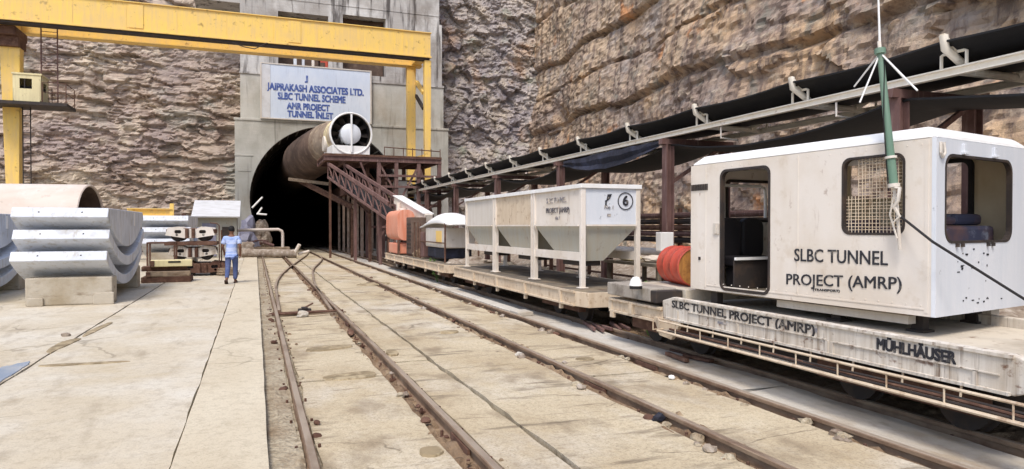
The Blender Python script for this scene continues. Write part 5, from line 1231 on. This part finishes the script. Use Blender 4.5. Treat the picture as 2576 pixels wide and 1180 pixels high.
o = MB().tube(wp+[e0, e1, e2, e3, Vector((e3.x+.2, e3.y-.2, NZ+.02))], .012, 8).build('rope', M['rope'], smooth=True, loc=tuple(wp[0]))
tag(o, 'dark rope running from the mast past the cab front to the deck', 'rope')

# ------------------------------------------------------------------ clutter behind the wagons on the right
for k in range(10):
    z = 1.35+.17*(k % 5); x = 10.9+.25*(k//5)
    o = MB().tube([(x, 11+.2*k, z), (x, 25+.3*(k % 3), z)], .075, 8).build('long_pipe', M[('darksteel', 'redsteel', 'rust')[k % 3]], smooth=True, loc=(x, 12, z))
    tag(o, 'long dark pipe on the rack behind the hoppers', 'pipe', 'long pipes on the rack by the right cliff')
t = thing('pipe_rack', 'rusty pipe rack behind the hoppers', 'rack', (11, 18, -.15)); q = MB()
for y in (12, 16.5, 21, 24.8): q.bb(-.2, -.1, y-18-.05, y-18+.05, 0, 2.4).bb(.4, .5, y-18-.05, y-18+.05, 0, 2.4).bb(-.2, .5, y-18-.05, y-18+.05, 1.38, 1.42)
q.bb(-.19, -.11, -5.9, 6.7, .3, .36)
q.build('frame', M['rust'], t)
tag(MB().tube([(10.3, 9, 1.02), (10.3, 30, 1.02)], .11, 10).build('white_pipe', M['white'], smooth=True, loc=(10.3, 12, 1)), 'long white pipe running level behind the hoppers', 'pipe')
t = thing('pipe_stand', 'row of short steel stands under the white pipe', 'stand', (10.3, 18, -.15)); q = MB()
for y in (9.5, 14, 18.5, 23, 27.5): q.bb(-.06, .06, y-18-.05, y-18+.05, 0, 1.07)
q.each('leg', M['rust'], t)
t = thing('junction_box', 'white electrical box on a thin post behind the nearest hopper', 'box', (8.15, 12.3, -.15)); MB().bb(-.16, .16, -.1, .1, 1.35, 1.75).build('box', M['roofwhite'], t, bevel=.015); MB().bb(-.03, .03, -.03, .03, 0, 1.35).build('post', M['rust'], t)
t = thing('bench_frame', 'low steel table frame holding sacks behind the nearest hopper', 'frame', (7.9, 12.6, -.15)); q = MB().bb(-.5, .6, -1.2, 1.0, 1.06, 1.12)
for x in (-.42, .5):
    for y in (-1.1, .9): q.bb(x-.04, x+.04, y-.04, y+.04, 0, 1.06)
q.build('frame', M['deck'], t)
for k, (x, y, lb) in enumerate(((7.7, 12.95, 'yellowish cement sack on the table frame, left one'), (7.85, 12.25, 'white cement sack on the table frame, right one'))):
    tag(lump('sack', M['cream' if k == 0 else 'white'], (x, y, 1.03), (.22, .3, .1), 40+k, 3, .15), lb, 'sack')
def heap(x0, x1, y0, y1, h, name, m, seed):
    nx, ny = 14, 40; vs = []; fs = []
    for j in range(ny+1):
        for i in range(nx+1):
            x = x0+(x1-x0)*i/nx; y = y0+(y1-y0)*j/ny; e = min(1, i/3, (ny-j)/4, j/4)
            n_ = .5+.5*noise.noise((x*.5, y*.35, seed))+.3*noise.noise((x*1.7, y*1.7, seed))+.22*noise.cell(Vector((x*2.2, y*2.2, seed)))
            vs.append((x, y, -.16+h*e*max(0, n_)*(0.4+.6*i/nx)))
    for j in range(ny):
        for i in range(nx): a = j*(nx+1)+i; fs.append((a, a+1, a+nx+2, a+nx+1))
    o = MB().add(vs, fs).build(name, m); o['kind'] = 'structure'; return o
heap(11.6, 16.5, 6, 50, 1.5, 'ground', M['stone'], 5)
heap(7.6, 10.6, 11, 40, .55, 'ground', M['grit'], 9)
random.seed(11)
rub = []
for k in range(26):
    x, y = random.uniform(7.8, 10.2), random.uniform(11, 26); s = random.uniform(.10, .28)
    if not rub or k < 3:
        o = lump('boulder', M['stone'], (x, y, .02), (s, s*1.2, s*.8), 60+k, 2, .4); rub.append(o)
    else:
        o = rub[k % 3].copy(); COL.objects.link(o); o.location = (x, y, random.uniform(0, .12)); o.rotation_euler = (random.random(), random.random(), random.random()*6); f = random.uniform(.6, 1.4); o.scale = (f, f, f)
    tag(o, 'broken grey rock lying behind the hopper wagon', 'rock', 'broken rocks behind the wagons')
def weed(x, y, z, h, seed, lb):
    random.seed(seed); t = thing('weed', lb, 'plant', (x, y, z)); s = MB(); l = MB()
    for k in range(9):
        a = random.random()*6.28; b = random.uniform(.1, .5)*h; top = Vector((math.cos(a)*b, math.sin(a)*b, h*random.uniform(.5, 1))); s.tube([(0, 0, 0), top*.5+Vector((0, 0, .1*h)), top], .006, 5)
        for q in range(9):
            p = top*random.uniform(.35, 1)+Vector((0, 0, .05*h)); d = Vector((random.uniform(-1, 1), random.uniform(-1, 1), random.uniform(-.2, .6))).normalized()*random.uniform(.06, .13); sd_ = d.cross(Vector((random.random(), random.random(), 1))).normalized()*d.length*.3
            l.hull([p, p+d*.5+sd_, p+d, p+d*.5-sd_], [p+Vector((0, 0, .003)), p+d*.5+sd_+Vector((0, 0, .003)), p+d+Vector((0, 0, .003)), p+d*.5-sd_+Vector((0, 0, .003))])
    s.build('stem', M['leaf'], t); l.build('foliage', M['leaf'], t)
for k, (u, v, Y_) in enumerate(((1632, 700, 9.9), (1648, 690, 10.4), (1618, 690, 11.4), (1100, 640, 21.5), (1395, 690, 15.5))):
    p = at(u, v, Y=Y_)
    weed(p.x, p.y, -.15, .75+.1*(k % 2), k+5, ('leafy green weed right beside the red drum', 'taller green weed behind the red drum', 'green weed between the hopper post and the red drum', 'green weed beside the far wagon machine', 'green weed under the middle of the hoppers')[k])
M['damp'] = mat('damp dirt', (146, 130, 102), .8, 0, [((116, 102, 78), 2.2, .42, .60, U, .8), ((178, 162, 132), 6, .47, .62, U, .85)], [(20, .3, .01, U)])
M['bluegrey'] = mat('blue grey slab', (132, 146, 164), .35, 0, [((164, 168, 172), 2.5, .45, .65, U, .7)], [(20, .1, .01, U)])  # smoother bluish grey patch on the yard slab
def stain(pts, z, m, seed):
    c = [at(u, v, Z=z) for u, v in pts]
    for _ in range(4): c = [q for a, b in zip(c, c[1:]+c[:1]) for q in (a.lerp(b, .25), a.lerp(b, .75))]
    mid = sum(c, Vector())/len(c); ring = []
    for p in c: ring.append(mid+(p-mid)*(1.05+.22*noise.noise((p.x*3, p.y*3, seed))+.12*noise.noise((p.x*11, p.y*11, seed))+.06*noise.noise((p.x*35, p.y*35, seed))))
    k = len(ring); vs = [(p.x, p.y, z-.02) for p in ring]+[(mid.x+(p.x-mid.x)*.93, mid.y+(p.y-mid.y)*.93, z+.004) for p in ring]
    struct(MB().add(vs, [tuple(range(k, 2*k))]+[(q, (q+1) % k, k+(q+1) % k, k+q) for q in range(k)]).build('ground', M[m]))
BT = BED+.014
for k, (pts, z, m) in enumerate((([(1050, 1130), (1075, 1122), (1105, 1122), (1120, 1135), (1095, 1148), (1055, 1145)], BT, 'damp'), ([(800, 948), (860, 938), (940, 932), (955, 945), (900, 952), (840, 956)], BT, 'damp'), ([(970, 880), (1000, 882), (1005, 892), (975, 894)], BT, 'damp'),
        ([(760, 876), (830, 870), (885, 866), (890, 871), (830, 880), (770, 884)], BT, 'damp'), ([(1440, 900), (1490, 898), (1500, 906), (1450, 908)], BT, 'damp'), ([(1100, 832), (1150, 830), (1150, 836), (1110, 838)], BT, 'damp'), ([(900, 712), (980, 708), (985, 714), (905, 718)], BT, 'damp'),
        ([(110, 885), (150, 860), (200, 848), (205, 853), (160, 872), (125, 890)], .006, 'damp'), ([(205, 843), (245, 822), (285, 806), (287, 811), (250, 829), (212, 848)], .006, 'damp'), ([(100, 918), (200, 913), (330, 906), (340, 909), (210, 917), (110, 922)], .006, 'damp'), ([(-40, 935), (30, 915), (85, 908), (50, 930), (-10, 968), (-60, 985)], .006, 'bluegrey'))):
    stain(pts, z, m, k*3.3)
# ------------------------------------------------------------------ loose bits on the track
t = thing('cover_slab', 'long grey concrete cover slab beside the wagons', 'slab', (5.05, 16.5, -.09)); MB().bb(-.14, .16, -3.4, 3.8, 0, .07).build('slab', M['dust'], t, bevel=.01); MB().bb(-.14, .2, -3.9, -3.45, .01, .09).build('lid', M['dust'], t, bevel=.01)
def ground_bar(u0, v0, u1, v1, wd, h, m, lb, nm='steel_offcut'):
    a, b = at(u0, v0, Z=-.065), at(u1, v1, Z=-.065); c = (a+b)/2
    tag(MB().beam(a+Vector((0, 0, h/2)), b+Vector((0, 0, h/2)), wd, h).build(nm, M[m], loc=(c.x, c.y, -.065), bevel=.008), lb, 'offcut')
ground_bar(1677, 893, 1728, 912, .07, .05, 'rust', 'rusty steel offcut lying right of the middle track, left of the pair')
ground_bar(1722, 897, 1790, 912, .10, .04, 'rust', 'rusty steel offcut lying right of the middle track, right of the pair')
for k in range(5):
    ground_bar(1470+22*k, 815+5*(k % 3), 1495+22*k, 833+3*(k % 2), .05, .06, 'redsteel', ('reddish broken brick at the left of the rubble by the wagon', 'reddish broken brick second from left by the wagon', 'reddish broken brick in the middle of the rubble by the wagon', 'reddish broken brick second from right by the wagon', 'reddish broken brick at the right of the rubble by the wagon')[k], 'broken_brick')
for u, v, s, lb, mm in ((1657, 1057, .055, 'dark blue crumpled rag on the concrete left of the middle track', 'navy'), (1690, 952, .035, 'small white crumpled wrapper near the middle track', 'lampwhite'), (2105, 1095, .05, 'pale angular stone beside the right middle rail', 'stone'), (167, 846, .05, 'dark stone lying on the yard joint', 'stone'), (1305, 893, .04, 'pale stone left of the middle track', 'dust'), (1385, 840, .06, 'grey stone beside the grey cover slab', 'stone'), (760, 795, .09, 'pale stone beside the switch rods', 'dust')):
    p = at(u, v, Z=-.06 if u > 200 else 0); tag(lump('rag' if mm == 'navy' else 'wrapper' if mm == 'lampwhite' else 'stone', M[mm], (p.x, p.y, p.z+s*.35), (s*1.3, s, s*.9), u % 17, 2, .45), lb, 'rag' if mm == 'navy' else 'litter' if mm == 'lampwhite' else 'stone')
random.seed(5); sp_ = []
for k in range(120):
    rx = random.choice((.385, 1.6, 3.56, 3.56, 4.74, 4.74)); y = 4.2+random.random()**1.6*20; x = rx-random.uniform(.06, .22) if random.random() < .8 else rx+random.uniform(.07, .2); s = random.uniform(.014, .04)
    if k < 4: o = lump('pebble', M[('stone', 'grit', 'rust', 'soil')[k]], (x, y, -.06), (s, s*1.2, s*.8), 90+k, 2, .4); sp_.append(o)
    else:
        o = sp_[k % 4].copy(); COL.objects.link(o); o.location = (x, y, random.uniform(-.085, -.05)); o.rotation_euler = (0, 0, random.random()*6); f = random.uniform(.7, 1.8); o.scale = (f, f, f)
    tag(o, 'small loose pebble lying beside a rail', 'pebble', 'loose pebbles beside the rails')
